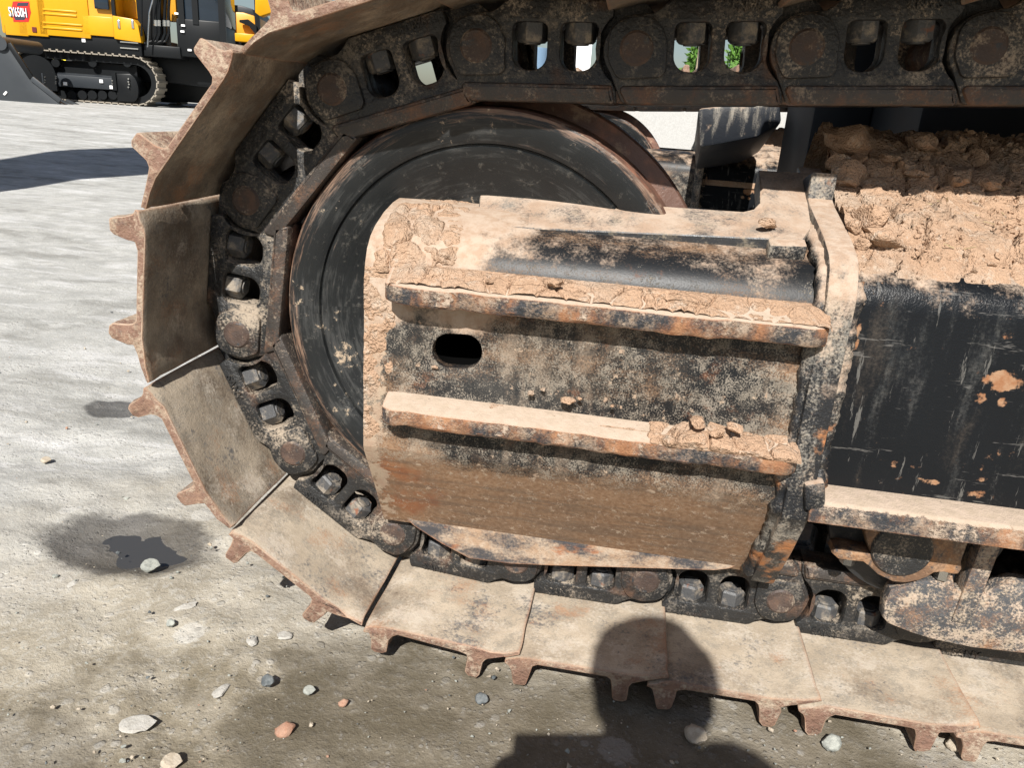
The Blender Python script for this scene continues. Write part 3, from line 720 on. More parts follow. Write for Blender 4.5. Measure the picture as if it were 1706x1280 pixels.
# ---- track rollers with brackets
RC = (.706, .2925)
rp = [(.0, -.03), (.045, -.03), (.05, -.024), (.118, -.022), (.127, -.017), (.128, -.004), (.122, .0), (.1115, .002), (.1115, .058), (.075, .064), (.075, .216), (.1115, .222), (.1115, .278), (.122, .28), (.128, .284), (.127, .297), (.118, .302), (.0, .31)]
ROL = MB().lathe_y(rp, 0, 0, 72).mesh('track_roller', M['black_plain'], ang=30)
bp_ = [(1386, 922), (1390, 914), (1402, 913), (1450, 921), (1440, 885), (1475, 862), (1560, 868), (1608, 880), (1612, 905), (1601, 936), (1602, 948), (1596, 956), (1588, 957), (1572, 953), (1556, 954), (1545, 961), (1530, 967), (1508, 971), (1487, 969), (1462, 957), (1447, 943), (1438, 936), (1415, 934), (1396, 931)]
bk = [tuple(at(px, py, 'y', -.060)[[0, 2]] - np.array([RC[0], 0])) for px, py in bp_]
mb = MB(); slab_y(mb, bk[::-1], [], -.062, -.028, .003); BRK = mb.mesh('roller_bracket', M['bracket'], ang=35)
sh_c = at(1503, 918, 'y', -.064)
SHF = MB().lathe_y([(0, -.066), (.040, -.066), (.0425, -.0635), (.0425, -.03)], 0, 0, 40).mesh('roller_shaft', M['link'])
for k in range(4):
    x = RC[0] + k * .44
    ro = put_at(obj('track_roller', ROL), (x, 0, RC[1]))
    bo = obj('roller_bracket', BRK); bo.parent = ro; bo.location = (0, 0, -RC[1])
    so = obj('roller_shaft', SHF); so.parent = ro; so.location = (sh_c[0] - RC[0], 0, sh_c[2] - RC[1])
    for bx in (-.072, .075):
        b = MB().tube((0, -.05, 0), (0, -.05, -.016), .011, .011, 6).build('bolt', M['chrome']); b.parent = ro
        p = at(1413 if bx < 0 else 1570, 930 if bx < 0 else 955, 'y', -.05); b.location = (p[0] - RC[0], 0, p[2] - RC[1] + .008)
# ---- track guide guard
gp = [(1484, 983), (1508, 978), (1528, 970), (1560, 967), (1588, 962), (1592, 985), (1640, 990), (1668, 975), (1690, 968), (1780, 985), (1860, 1000), (1860, 1118), (1706, 1090), (1620, 1080), (1560, 1068), (1520, 1056), (1480, 1040), (1471, 1030), (1474, 1005)]
gd = [tuple(at(px, py, 'y', -.055)[[0, 2]]) for px, py in gp]
ext = max(p[0] for p in gd)
gd = gd[:11] + [(2.2, gd[10][1]), (2.2, gd[12][1])] + gd[12:]
mb = MB(); slab_y(mb, gd[::-1], [], -.055, -.030, .003); GU = mb.build('track_guard', M['guard']); ch(GU)
a0 = at(1626, 925, 'y', -.05); a1 = at(1588, 1032, 'y', -.05)
for dx in (0, .44, .88):
    mb = MB(); q0 = np.array([a0[0] + dx, 0, .335]); q1 = np.array([a1[0] + dx - .005, 0, a1[2]])
    poly = [q0 + (0, -.060, 0), q0 + (0, .0, 0), q1 + (0, -.03, 0), q1 + (0, -.058, 0)]
    poly2 = [p + np.array([.027, 0, 0]) for p in poly]
    mb.prism(poly, poly2); sub(mb.build('gusset', M['guard'], bevel=.002), GU)
put_at(obj('carrier_roller', ROL), (1.30, 0, .84)).scale = (.6, 1, .6)

# ================================================================== dry mud on the machine
MB_Y = [-.112, -.100, -.085, -.06, -.02, .02, .06, .10, .15, .20, .25, .30, .34, .38, .40]
MB_Z = [.590, .630, .657, .678, .702, .720, .737, .755, .788, .822, .838, .825, .78, .68, .60]
def heap_z(P):                                    # P (n,3): height of the dirt lying on the track frame
    z = np.interp(P[:, 1], MB_Y, MB_Z)
    q = P * [1, 1, 0]
    edge = np.clip((P[:, 1] + .10) / .05, 0, 1)
    z = z + edge * (.007 * fbm(q * 9, 3, 3) + .0036 * fbm(q * 34, 3, 7) + .0018 * fbm(q * 95, 3, 11))
    wrp = q + .020 * np.stack([fbm(q * 20, 2, 21), fbm(q * 20, 2, 25), 0 * q[:, 0]], 1)
    f1, f2, cid = voro(wrp * 21 * [1, 1, 0] + [0, 0, .4], 2)
    h1, h2, hid = voro(wrp * 52 * [1, 1, 0] + [0, 0, .4], 6)
    chunk = np.clip(fbm(q * 6, 2, 31) * 1.6 + .35 + 1.2 * np.exp(-((P[:, 0] - .575) / .07) ** 2) - .5 * np.clip((P[:, 1] - .05) * -6, 0, 1), 0, 1) * edge
    crack = np.exp(-((f2 - f1) / .055) ** 2)
    z = z + chunk * (.016 * (cid - .35) - .015 * crack) + edge * (.0035 * (hid - .4) - .0022 * np.exp(-((h2 - h1) / .09) ** 2)) * np.clip(.35 + fbm(q * 8, 2, 61) * 1.6, 0, 1)
    g1, g2, gid = voro(q * 60 * [1, 1, 0] + [0, 0, .4], 9)
    z = z + edge * np.where(gid > .55, .0045 * np.clip(1 - g1 * 1.7, 0, 1), 0) * np.clip(.4 + fbm(q * 12, 2, 41) * 1.5, 0, 1)
    return z
def heightfield(name, x0, x1, y0, y1, d, zf, mat, label, cat='mud'):
    xs = np.arange(x0, x1 + d, d); ys = np.arange(y0, y1 + d, d)
    X, Y = np.meshgrid(xs, ys, indexing='ij'); P = np.stack([X.ravel(), Y.ravel(), 0 * X.ravel()], 1)
    P[:, 2] = zf(P)
    o = MB().grid(P, len(xs), len(ys)).build(name, mat, recalc=False, ang=55)
    tag(o, label, cat, kind='stuff'); return o
heightfield('dry_mud', .517, 1.5, -.097, .40, .0034, heap_z, M['mud'], 'dry cracked brown mud heaped on top of the track frame')
rn = np.random.RandomState(15); mb = MB()
def _ico1():
    bm = bmesh.new(); bmesh.ops.create_icosphere(bm, subdivisions=1, radius=1)
    v = np.array([x.co[:] for x in bm.verts]); f = [tuple(q.index for q in p.verts) for p in bm.faces]; bm.free(); return v, f
v0, f0 = _ico1(); CP = np.stack([.525 + .75 * rn.rand(3600) ** 1.2, -.088 + .40 * rn.rand(3600), np.zeros(3600)], 1)
CP = CP[(fbm(CP * 9, 3, 88) + .25) * 1.6 > rn.rand(len(CP)) - .35]; CZ = heap_z(CP)
for i, (p, z) in enumerate(zip(CP, CZ)):
    if p[1] < -.06 and rn.rand() < .6: continue
    r = .0013 + .0062 * rn.rand() ** 3; A_ = rn.normal(size=(3, 3)); Q_, _ = np.linalg.qr(A_)
    mb.add((v0 * (1 + .3 * rn.normal(size=(len(v0), 1))) * [r, r * .8, r * .55]) @ Q_ + [p[0], p[1], z + r * .25], f0)
tag(mb.build('mud_crumbs', M['mud'], recalc=False, smooth=False), 'loose crumbs of dry mud strewn over the heap on the track frame', 'mud', kind='stuff')
mb = MB()
for i in range(26):
    p = np.array([rn.uniform(.6, .95), rn.uniform(-.06, .12), 0]); p[2] = heap_z(p[None] * [1, 1, 0])[0] + .003; a = rn.rand() * 6.28; L_ = rn.uniform(.006, .02)
    mb.tube(p, p + np.array([math.cos(a) * L_, math.sin(a) * L_, rn.uniform(-.002, .006)]), .0007, .0005, 5)
g = NT('straw'); tag(mb.build('straw', g.out((.45, .36, .2), .8)), 'bits of dry straw caught in the mud heap', 'straw', kind='stuff')
def hit(px, py, zf, y0=-.3, y1=.6):
    d = ray(px, py); ys = np.arange(y0, y1, .003); P = CAM_T + ((ys - CAM_T[1]) / d[1])[:, None] * d
    k = np.nonzero(P[:, 2] <= zf(P * [1, 1, 0]))[0]
    return P[k[0]] if len(k) else P[-1]
def ico(sub=3):
    bm = bmesh.new(); bmesh.ops.create_icosphere(bm, subdivisions=sub, radius=1)
    v = np.array([x.co[:] for x in bm.verts]); f = [tuple(q.index for q in p.verts) for p in bm.faces]; bm.free(); return v, f
ICO3, ICO2 = ico(3), ico(2)
def clod_mesh(name, mat, seed, rough=.22, base=ICO3, cut=True):
    v, f = base; rn = np.random.RandomState(seed); v = v.copy()
    if cut:                                        # broken faces: clip by a few random planes
        for k in range(7):
            n = rn.normal(size=3); n /= np.linalg.norm(n); dd = rn.uniform(.55, .9); s = v @ n
            v -= np.outer(np.maximum(s - dd, 0), n)
    v = v * (1 + rough * .55 * fbm(v * 1.7 + seed, 3, seed) + rough * .35 * fbm(v * 5 + seed, 3, seed + 3))[:, None]
    return MB().add(v, f).mesh(name, mat, ang=32, recalc=False)
CLODS = [clod_mesh('dirt_clod', M['mud'], s, .3) for s in range(6)]
clod_spots = [  # pixel, radii in m (x, y, z), label
    ((1415, 243), (.036, .026, .020), 'largest slab-like clod of dry mud in the shade on the track frame'),
    ((1393, 273), (.016, .013, .011), 'small smooth clod on top of the track frame end plate corner'),
    ((1410, 305), (.020, .016, .018), 'reddish crumbly clod beside the track frame end plate'),
    ((1431, 262), (.016, .012, .008), 'flat tan clod at the edge of the shade on the heap'),
    ((1512, 280), (.013, .011, .010), 'pale pointed clod at the edge of the shade on the heap'),
    ((1528, 291), (.015, .009, .006), 'thin pale flake of mud lying on the heap'),
    ((1488, 262), (.017, .012, .007), 'grey slab of mud leaning at the edge of the shade'),
    ((1447, 372), (.023, .017, .016), 'large cube-like clod of dry mud split from the heap'),
    ((1425, 383), (.009, .008, .008), 'little clod wedged between end plate and mud heap'),
    ((1470, 402), (.026, .018, .010), 'broad flat plate of dry mud on the heap'),
    ((1433, 410), (.011, .010, .008), 'small crumb of mud beside the end plate'),
    ((1600, 300), (.024, .016, .010), 'cracked slab of mud at the shadow line of the heap'),
    ((1640, 305), (.022, .015, .011), 'long cracked slab of mud at the shadow line of the heap'),
    ((1625, 268), (.014, .012, .012), 'round brown clod in the shade on the heap'),
    ((1540, 245), (.030, .02, .012), 'broad dark clod in the deep shade on the heap')]
for i, ((px, py), r, lb) in enumerate(clod_spots):
    p = hit(px, py + 6, heap_z)
    o = obj('dirt_clod', CLODS[i % 6]); o.location = p + np.array([0, .004, r[2] * .85]); o.scale = [q * 1.35 for q in r]
    o.rotation_euler = (random.uniform(-.2, .2), random.uniform(-.2, .2), random.uniform(0, 6))
    tag(o, lb, 'clod', 'clods of dry mud on the track frame')

# crust on the housing: dirt banked behind the upper bar, cakes on the lower bar, cracked cake at the rounded corner
def crust(name, pf, nu, nv, hf, mat, label, ref=(0, 0, 1)):
    """pf(u,v)->point, hf(P,u,v)->thickness along +normal"""
    U, V = np.meshgrid(np.linspace(0, 1, nu), np.linspace(0, 1, nv), indexing='ij'); U = U.ravel(); V = V.ravel()
    P = pf(U, V); e = 1e-3; du = pf(U + e, V) - P; dv = pf(U, V + e) - P
    N = np.cross(du, dv); N /= np.linalg.norm(N, axis=1)[:, None] + 1e-12
    N[N @ np.array(ref) < 0] *= -1
    Q = P + N * hf(P, U, V)[:, None]
    o = MB().grid(Q, nu, nv).build(name, mat, recalc=False, ang=50); tag(o, label, 'mud', kind='stuff'); return o
def bank_pf(u, v):
    x = -.072 + u * .562; prof = np.array([(-.163, .6035), (-.150, .6075), (-.138, .615), (-.129, .619), (-.124, .624)])
    t = v * 4; return np.stack([x, np.interp(t, range(5), prof[:, 0]), np.interp(t, range(5), prof[:, 1])], 1)
def bank_hf(P, u, v):
    q = P * [1, 1, 1]
    lump = np.clip(.5 + 1.3 * fbm(q * 13, 3, 4), 0, 1.6)
    f1, f2, cid = voro((q + .006 * np.stack([fbm(q * 30, 2, 1), fbm(q * 30, 2, 2), 0 * u], 1)) * 26, 5)
    crack = np.exp(-((f2 - f1) / .07) ** 2)
    env = np.sin(np.pi * np.clip(v * .9 + .12, 0, 1)) ** .7 * np.clip(u * 25, 0, 1) * np.clip((1 - u) * 25, 0, 1)
    hump = np.exp(-((u - .36) / .07) ** 2) + .9 * np.exp(-((u - .62) / .14) ** 2) + .4 * np.exp(-((u - .12) / .08) ** 2)
    h = env * (.0015 + .004 * lump + .009 * hump * (.4 + cid) - .008 * crack * np.clip(hump + .35, 0, 1)) + .0012 * fbm(q * 80, 3, 6)
    return np.where(env < .06, -.004, h)
crust('mud_crust', bank_pf, 330, 34, bank_hf, M['mud_crust'], 'dry tan dirt banked on the upper guard bar')
def cake_pf(u, v):
    x = .285 + u * .20; prof = np.array([(-.168, .425), (-.163, .431), (-.142, .4365), (-.124, .4415)])
    t = v * 3; return np.stack([x, np.interp(t, range(4), prof[:, 0]), np.interp(t, range(4), prof[:, 1])], 1)
def cake_hf(P, u, v):
    f1, f2, cid = voro((P + .004 * np.stack([fbm(P * 40, 2, 1), fbm(P * 40, 2, 2), 0 * u], 1)) * 30, 8)
    env = np.clip(u * 6 + fbm(P * 40, 2, 71) * .8, 0, 1) * np.clip((1 - u) * 14, 0, 1) * np.clip(v * 7 + fbm(P * 50, 2, 72) * .8, 0, 1)
    amp = .004 + .010 * np.exp(-((u - .36) / .16) ** 2) * (cid > .3)
    h = env * (amp * (.5 + cid * .9) - .009 * np.exp(-((f2 - f1) / .08) ** 2)) + .001 * fbm(P * 90, 3, 6)
    return np.where(env < .1, -.003, h)
crust('mud_crust', cake_pf, 150, 24, cake_hf, M['mud_crust'], 'cracked pale cake of mud on the lower guard bar')
def corner_pf(u, v):
    x = -.108 + u * .12; pr = np.array(HP)[::-1]; t = .6 + v * (len(pr) - 1.8)
    return np.stack([x, np.interp(t, range(len(pr)), pr[:, 0]), np.interp(t, range(len(pr)), pr[:, 1])], 1)
def corner_hf(P, u, v):
    f1, f2, cid = voro((P + .005 * np.stack([fbm(P * 30, 2, 1), fbm(P * 30, 2, 2), fbm(P * 30, 2, 3)], 1)) * 24, 13)
    m = np.clip(fbm(P * 11, 3, 5) * 1.5 + .45 - np.abs(v - .62) * 1.2, 0, 1) * np.clip(u * 10, 0, 1) * np.clip((1 - u) * 8, 0, 1)
    return m * (.0075 * (.4 + cid) - .007 * np.exp(-((f2 - f1) / .09) ** 2) + .003 * fbm(P * 60, 3, 9)) - .0016 + .0008 * fbm(P * 120, 2, 2)
crust('mud_crust', corner_pf, 110, 90, corner_hf, M['mud_crust'], 'cracked mud cake on the rounded top corner of the idler housing')
def strip_pf(u, v): return np.stack([-.1145 + u * .046, np.full_like(u, -.1262), .352 + v * .262], 1)
def strip_hf(P, u, v):
    q = P * [1, 1, 1]; n = fbm(q * 55, 4, 6); g1, g2, gid = voro(q * 130, 3)
    m = np.clip(1.25 - u * 1.5 + .7 * fbm(q * 22, 3, 8) - 1.5 * (np.abs(v - .5) * 2) ** 5, 0, 1)
    return m * (.0022 + .0022 * n + .0026 * np.clip(1 - g1 * 1.5, 0, 1)) - .0016
crust('mud_crust', strip_pf, 46, 240, strip_hf, M['mud_crust'], 'rough strip of dried mud splashes down the front edge of the idler housing', (0, -1, 0))
def ledge_pf(u, v): return np.stack([-.04 + u * .34, -.127 - v * .020, .4398 - v * .004 + 0 * u], 1)
def ledge_hf(P, u, v):
    q = P * [1, 1, 0]; g1, g2, gid = voro(q * 75 * [1, 1, 0] + [0, 0, .3], 3)
    m = np.clip(fbm(q * 16, 3, 18) * 1.6 + .25 - v * 1.3, 0, 1) * np.clip(u * 12, 0, 1) * np.clip((1 - u) * 12, 0, 1)
    return m * (.006 * np.clip(1 - g1 * 1.3, 0, 1) * (gid > .3) + .003 * fbm(q * 60, 3, 4) + .003) - .0022
crust('mud_crust', ledge_pf, 200, 16, ledge_hf, M['mud_crust'], 'crumbs of dried mud gathered along the back of the lower guard bar')
# small crumbs on the bars, the housing ledge and the links
crumb_spots = [((945, 668), -.140, .008, 'whitish lump of mud on the lower guard bar near its middle'), ((885, 655), -.135, .005, 'tiny crumb at the back of the lower guard bar'), ((965, 664), -.138, .004, None), ((1278, 372), -.03, .011, 'lone clod of mud on the dusty top plate'), ((815, 468), -.15, .005, 'small crumb on the upper guard bar'), ((925, 470), -.152, .009, 'brown lump sticking out of the dirt on the upper guard bar'),
    ((1165, 705), -.150, .012, None), ((1225, 712), -.148, .010, None), ((1195, 722), -.160, .009, None), ((905, 650), -.134, .004, None), ((1148, 730), -.163, .008, None), ((1020, 676), -.14, .003, None), ((725, 612), -.128, .004, 'pale crumb stuck below the oval hole')]
for i, ((px, py), y, r, lb) in enumerate(crumb_spots):
    p = at(px, py, 'y', y); o = obj('mud_crumb', CLODS[(i + 2) % 6]); o.location = p; o.scale = (r * 1.3, r, r * .7); o.rotation_euler.z = i * 1.3
    tag(o, lb or 'small crumb of dry mud lying on the lower guard bar', 'crumb', 'crumbs of mud on the idler housing')

# ================================================================== stones
def stone_mat(name, c, c2):
    g = NT(name); n = g.noise(90, 6, .7); return g.out(g.mix(g.sst(n, .35, .65), c, c2), .9, g.noise(260, 4, .7), .6, .003)
SM = {'grey': stone_mat('stone_grey', (.22, .23, .21), (.36, .37, .33)), 'dark': stone_mat('stone_dark', (.07, .08, .085), (.16, .17, .17)), 'tan': stone_mat('stone_tan', (.36, .30, .225), (.45, .39, .31)), 'red': stone_mat('stone_red', (.30, .15, .095), (.38, .23, .16)), 'white': stone_mat('stone_white', (.37, .35, .31), (.46, .44, .40))}
SM['barrier'] = stone_mat('barrier_concrete', (.36, .355, .34), (.44, .435, .42))
STM = {(k, s): clod_mesh('stone', SM[k], 40 + s, .2) for k in SM for s in range(3)}
stones = [((251, 945), .0150, 'grey', 'rough grey stone beside the oily puddle'), ((447, 1137), .011, 'dark', 'dark bluish pebble on the open yard'), ((475, 1217), .013, 'red', 'reddish brick-coloured pebble on the damp ground'), ((286, 1272), .012, 'tan', 'pale tan pebble lying alone on the yard'),
          ((803, 1167), .0105, 'dark', 'dark oval pebble near the grouser of a track shoe'), ((572, 1172), .007, 'red', 'small red pebble on damp ground'), ((77, 768), .010, 'tan', 'small pale pebble on the dusty yard'), ((1160, 1228), .016, 'tan', 'pale stone lying in the shadow of the photographer'),
          ((1590, 1240), .013, 'tan', 'light stone near the bottom track shoe grouser'), ((515, 1152), .008, 'grey', 'small half-buried grey pebble'), ((285, 1040), .008, 'grey', 'small dull pebble on brown ground'), ((1385, 1238), .014, 'grey', 'flat grey stone between track shoe and shadow')]
for i, ((px, py), r, k, lb) in enumerate(stones):
    p = at(px, py, 'z', .0); o = obj('stone', STM[(k, i % 3)]); o.location = (p[0], p[1], r * .14); o.scale = (r * 1.15, r * .95, r * .75); o.rotation_euler.z = i * 2.1
    tag(o, lb, 'stone', 'loose stones on the yard')
# pale stones trodden flat into the surface
flat = [((228, 1203), .024, .017), ((367, 1150), .018, .010), ((420, 1065), .015, .009), ((474, 1057), .013, .011), ((310, 1008), .022, .009), ((120, 970), .014, .008)]
for i, ((px, py), a, b) in enumerate(flat):
    p = at(px, py, 'z', 0); o = obj('flat_stone', STM[('white', i % 3)]); o.location = (p[0], p[1], -.0035); o.scale = (a, b, .0036); o.rotation_euler.z = .3 + i * .9
    tag(o, ('largest pale stone trodden flat into the yard' if i == 0 else 'pale stone trodden flat into the yard'), 'stone', 'flat pale stones in the yard')
# gravel and crumbs, too many to count
rn = np.random.RandomState(5); mb = MB(); v0, f0 = ico(1)
for i in range(1300):
    px = rn.uniform(-60, 1750); py = rn.uniform(330, 1330) ** 1; p = at(px, py, 'z', 0)
    if abs(p[0]) > 4 or p[1] > 4 or p[1] < -1: continue
    r = .0012 + .0040 * rn.rand() ** 6; n = rn.normal(size=3); sc = np.array([1, .8, .6]) * r
    vv = v0 * (1 + .25 * rn.normal(size=(len(v0), 1))) * sc; c, s = math.cos(i), math.sin(i)
    mb.add(vv @ np.array([[c, s, 0], [-s, c, 0], [0, 0, 1]]) + [p[0], p[1], r * .35 + float(gz(p[0], p[1]))], f0, rn.choice(4, p=[.45, .15, .35, .05]))
o = mb.build('gravel', [SM['grey'], SM['dark'], SM['tan'], SM['red']], recalc=False, ang=30); tag(o, 'loose grit and crumbs scattered over the yard', 'gravel', kind='stuff')

# ================================================================== far side of the machine
FY = 2.6
build_track(FY, False)
put_at(obj('idler_wheel', IDLM), (IC[0], FY, IC[1]))
for me, nm in ((HOU, 'idler_housing'), (HINM, 'idler_housing')):
    o = ch(obj(nm, me)); o.location = (0, FY, 0)
o = ch(obj('track_frame', TF.data)); o.location = (0, FY, 0); FT = o
o = obj('end_plate', EPO.data); o.parent = FT
heightfield('dry_mud', .512, 1.5, FY - .112, FY + .40, .012, lambda P: heap_z(P - [0, FY, 0]) - .03, M['mud'], 'dry mud lying on the far track frame of the machine')
# carbody between the tracks
mb = MB()
A = [(.74, .38, .34), (1.10, .38, .34), (1.10, .38, .66), (.74, .38, .66)]; B = [(1.0, .95, .40), (1.5, .95, .40), (1.5, .95, .72), (1.0, .95, .72)]
mb.prism(A, B); ch(mb.build('carbody_leg', M['carbody'], bevel=.012)); mb = MB()
lg = [at(px, py, 'y', 1.75)[[0, 2]] for px, py in ((1163, 180), (1200, 176), (1300, 172), (1302, 205), (1262, 228), (1200, 240), (1165, 246))]
mb.prism([(x, 1.75, z) for x, z in lg], [(x + .05, 2.5, z - .12) for x, z in lg])
ch(mb.build('carbody_leg', M['carbody'], bevel=.012))
mb = MB().box(.85, 5.2, .0, 2.85, 1.22, 1.5)
M['yellow'] = NT('machine_yellow'); M['yellow'] = M['yellow'].out(M['yellow'].mix(M['yellow'].noise(3, 3), (.80, .44, .015), (.84, .49, .03)), .35, spec=.5)
g = NT('machine_black'); M['mblack'] = g.out(g.mix(g.noise(5, 4), (.012, .013, .015), (.02, .022, .024)), .5, spec=.2)
mc = MB().box(.86, 2.4, .9, 1.82, .40, 1.20); mc.box(.70, .859, 1.3, 1.74, .30, 1.20); ch(mc.build('centre_frame', M['mblack'], bevel=.012))
ch(MB().box(.60, .848, .0, 1.15, 1.23, 1.42).build('shade_slab', M['mblack'], bevel=.02))  # unseen slab beside the deck, added to keep the centre frame in shade
deck = ch(mb.build('deck', M['mblack'], bevel=.03))
mb = MB().box(2.6, 5.3, .05, 2.82, 1.5, 2.6); ch(mb.build('engine_house', M['yellow'], bevel=.06))
# boom and stick, reaching out to the left beyond the frame
mb = MB(); bo = [(2.2, 1.5), (-.6, 4.6), (-4.6, 6.2), (-4.6, 5.6), (-.3, 3.8), (2.5, 1.5)]
mb.prism([(x, 1.2, z) for x, z in bo], [(x, 1.7, z) for x, z in bo]); ch(mb.build('boom', M['yellow'], bevel=.02))
mb = MB(); so_ = [(-4.40, 6.2), (-5.7, 6.0), (-6.0, 4.9), (-5.55, 3.4), (-5.2, 1.9), (-4.45, 1.7), (-4.30, 2.4), (-4.45, 3.3), (-4.28, 4.0)]
mb.prism([(x, 1.25, z) for x, z in so_], [(x, 1.65, z) for x, z in so_]); ch(mb.build('stick', M['yellow'], bevel=.02))

# ================================================================== parked machines across the yard
BO = np.array([-10.56, 16.73, .21]); BA = R_(15)
BE = np.array([math.cos(BA), math.sin(BA), 0]); BN = np.array([-math.sin(BA), math.cos(BA), 0])
def bg(px, py, yl=0.):
    d = ray(px, py); t = ((BO - CAM_T) @ BN + yl) / (d @ BN); p = CAM_T + t * d - BO
    return p @ BE, p[2]
def bmat(name, c, r, c2=None, metal=0, spec=.5):
    g = NT(name); return g.out(g.mix(g.noise(4, 5, .6), c, c2 or tuple(x * 1.25 for x in c)), r, metal=metal, spec=spec)
BM = dict(yel=bmat('excavator_yellow', (.63, .30, .008), .34, (.69, .345, .012), spec=.35), org=bmat('machine_orange', (.62, .28, .02), .4), blk=bmat('machine_black_paint', (.007, .008, .009), .4, spec=.22),
          gry=bmat('machine_grey_paint', (.022, .026, .031), .42, (.035, .04, .046), spec=.3), slate=bmat('bucket_paint', (.034, .039, .045), .45, (.048, .054, .06), spec=.3), glass=bmat('cab_glass', (.012, .02, .03), .06), white=bmat('white_paint', (.78, .78, .78), .4),
          steel=bmat('track_steel', (.20, .175, .14), .6, (.34, .30, .24)), red=bmat('decal_red', (.62, .02, .015), .4), dk=bmat('decal_dark', (.03, .03, .05), .4), chrome=M['chrome'], blue=bmat('letter_blue', (.16, .25, .36), .5), lime=bmat('stripe_yellow', (.85, .72, .05), .4), rubber=bmat('tyre_rubber', (.02, .02, .021), .8))
def machine(name, label, cat, yl=0):
    o = empty(name, tuple(BO + BN * yl), BA); tag(o, label, cat); return o
BX = machine('parked_excavator', 'clean yellow and black tracked excavator parked across the yard, red hexagon decal', 'excavator')
def bpart(mb, name, mat, parent=BX, **k): return mb.build(name, mat, parent, **k)
def pxbox(mb, x0, y0, x1, y1, yf, yb, mi=0, ref=None):
    a = bg(x0, y1, yf if ref is None else ref); b = bg(x1, y0, yf if ref is None else ref); mb.box(a[0], b[0], yf, yb, a[1], b[1], mi); return mb
# -- its near track
cR = bg(222, 134); cL = bg(58, 123); hR = (cR[1] + cL[1]) / 2; rT = hR - .03
path = []
L1 = cR[0] - cL[0]; tot = 2 * L1 + 2 * math.pi * rT; NS = 50
def tpos(t):
    t %= tot
    if t < L1: return (cL[0] + t, hR + rT, 0)
    t -= L1
    if t < math.pi * rT: a = math.pi / 2 - t / rT; return (cR[0] + rT * math.cos(a), hR + rT * math.sin(a), t / rT)
    t -= math.pi * rT
    if t < L1: return (cR[0] - t, hR - rT, math.pi)
    t -= L1; a = -math.pi / 2 - t / rT; return (cL[0] + rT * math.cos(a), hR + rT * math.sin(a), math.pi + t / rT)
def far_shoe():
    mb = MB(); w_ = tot / NS * .40; mb.box(-w_, w_, 0, .65, -.012, .012)
    for dx in (-.07, .06): mb.box(dx, dx + .025, .001, .649, .012, .045)
    return mb.mesh('track_shoe', BM['steel'], smooth=False)
FSH = far_shoe()
for yo in (0, 2.75):
    for k in range(NS):
        x, z, a = tpos(k * tot / NS)
        if yo and x < cR[0]: continue
        o = obj('track_shoe', FSH, BX); o.location = (x, yo, z); o.rotation_euler = (0, a, 0)
    mb = MB(); ring = [tpos(k * tot / 60) for k in range(60)]
    def sc(q, f): return (q[0], q[1])
    for j in range(60):
        x0, z0, a0 = ring[j]; x1, z1, a1 = ring[(j + 1) % 60]
        for rin, rout in ((.02, .16),):
            A = [(x0 - rout * math.sin(a0), yo + .14, z0 - rout * math.cos(a0)), (x1 - rout * math.sin(a1), yo + .14, z1 - rout * math.cos(a1)), (x1 - rin * math.sin(a1), yo + .14, z1 - rin * math.cos(a1)), (x0 - rin * math.sin(a0), yo + .14, z0 - rin * math.cos(a0))]
            mb.prism(A, [(p[0], yo + .5, p[2]) for p in A])
    bpart(mb, 'track_chain', BM['blk'])
mb = MB(); a = bg(66, 119); b = bg(192, 150)
mb.prism([(a[0], .06, b[1]), (b[0], .06, b[1]), (b[0], .06, a[1] - .03), (a[0], .06, a[1] - .03)], [(a[0] + .15, .5, b[1]), (b[0], .5, b[1]), (b[0], .5, a[1] + .06), (a[0] + .15, .5, a[1] + .06)])
FRB = bpart(mb, 'track_frame', BM['gry'], bevel=.01)
mb = MB(); a = bg(190, 122); b = bg(231, 171); n = 12; ring = [(a[0], a[1]), (b[0] - .15, a[1] + .02)] + [(b[0] - .15 + .16 * math.sin(t), (a[1] + b[1]) / 2 + (a[1] - b[1]) / 2 * math.cos(t)) for t in np.linspace(.3, math.pi - .3, 8)] + [(b[0] - .15, b[1]), (a[0], b[1])]
mb.prism([(x, .04, z) for x, z in ring], [(x, .55, z) for x, z in ring]); sub_o = bpart(mb, 'idler_cover', BM['blk'], bevel=.02)
for x0, x1 in ((188, 192), (74, 92)):
    mb = MB(); pxbox(mb, x0, 121, x1, 150, .0, .1); bpart(mb, 'frame_plate', BM['blk'])
for px_ in (100, 117, 134, 151, 168, 185, 84):
    c = bg(px_, 158); mb = MB().tube((c[0], .1, c[1]), (c[0], .5, c[1]), .10, n=16); bpart(mb, 'track_roller', BM['blk'])
for px_, py_ in ((109, 139), (169, 135), (186, 145)):
    mb = MB(); pxbox(mb, px_ - 2.6, py_ - 2.6, px_ + 2.6, py_ + 2.6, .03, .055, ref=.05); bpart(mb, 'reflector', BM['white'])
c = bg(58, 123); mb = MB().tube((c[0], .1, hR), (c[0], .6, hR), .40, n=24); bpart(mb, 'sprocket', BM['blk'])
for px_ in (88, 150, 208):
    c = bg(px_, 108); mb = MB().tube((c[0], .15, c[1] + .05), (c[0], .5, c[1] + .05), .09, n=14); bpart(mb, 'carrier_roller', BM['blk'])
for px_, py_ in ((75, 128), (75, 133), (75, 137), (93, 127), (93, 130), (93, 136), (93, 139), (187, 134), (187, 139), (214, 131), (214, 136), (215, 140), (214, 145)):
    c = bg(px_, py_, .0); mb = MB().tube((c[0], -.012, c[1]), (c[0], .02, c[1]), .018, n=8); bpart(mb, 'bolt', BM['chrome'])
bpart(MB().box(cL[0], cR[0], .3, .5, .12, hR + rT - .18), 'inner_plate', BM['blk'])
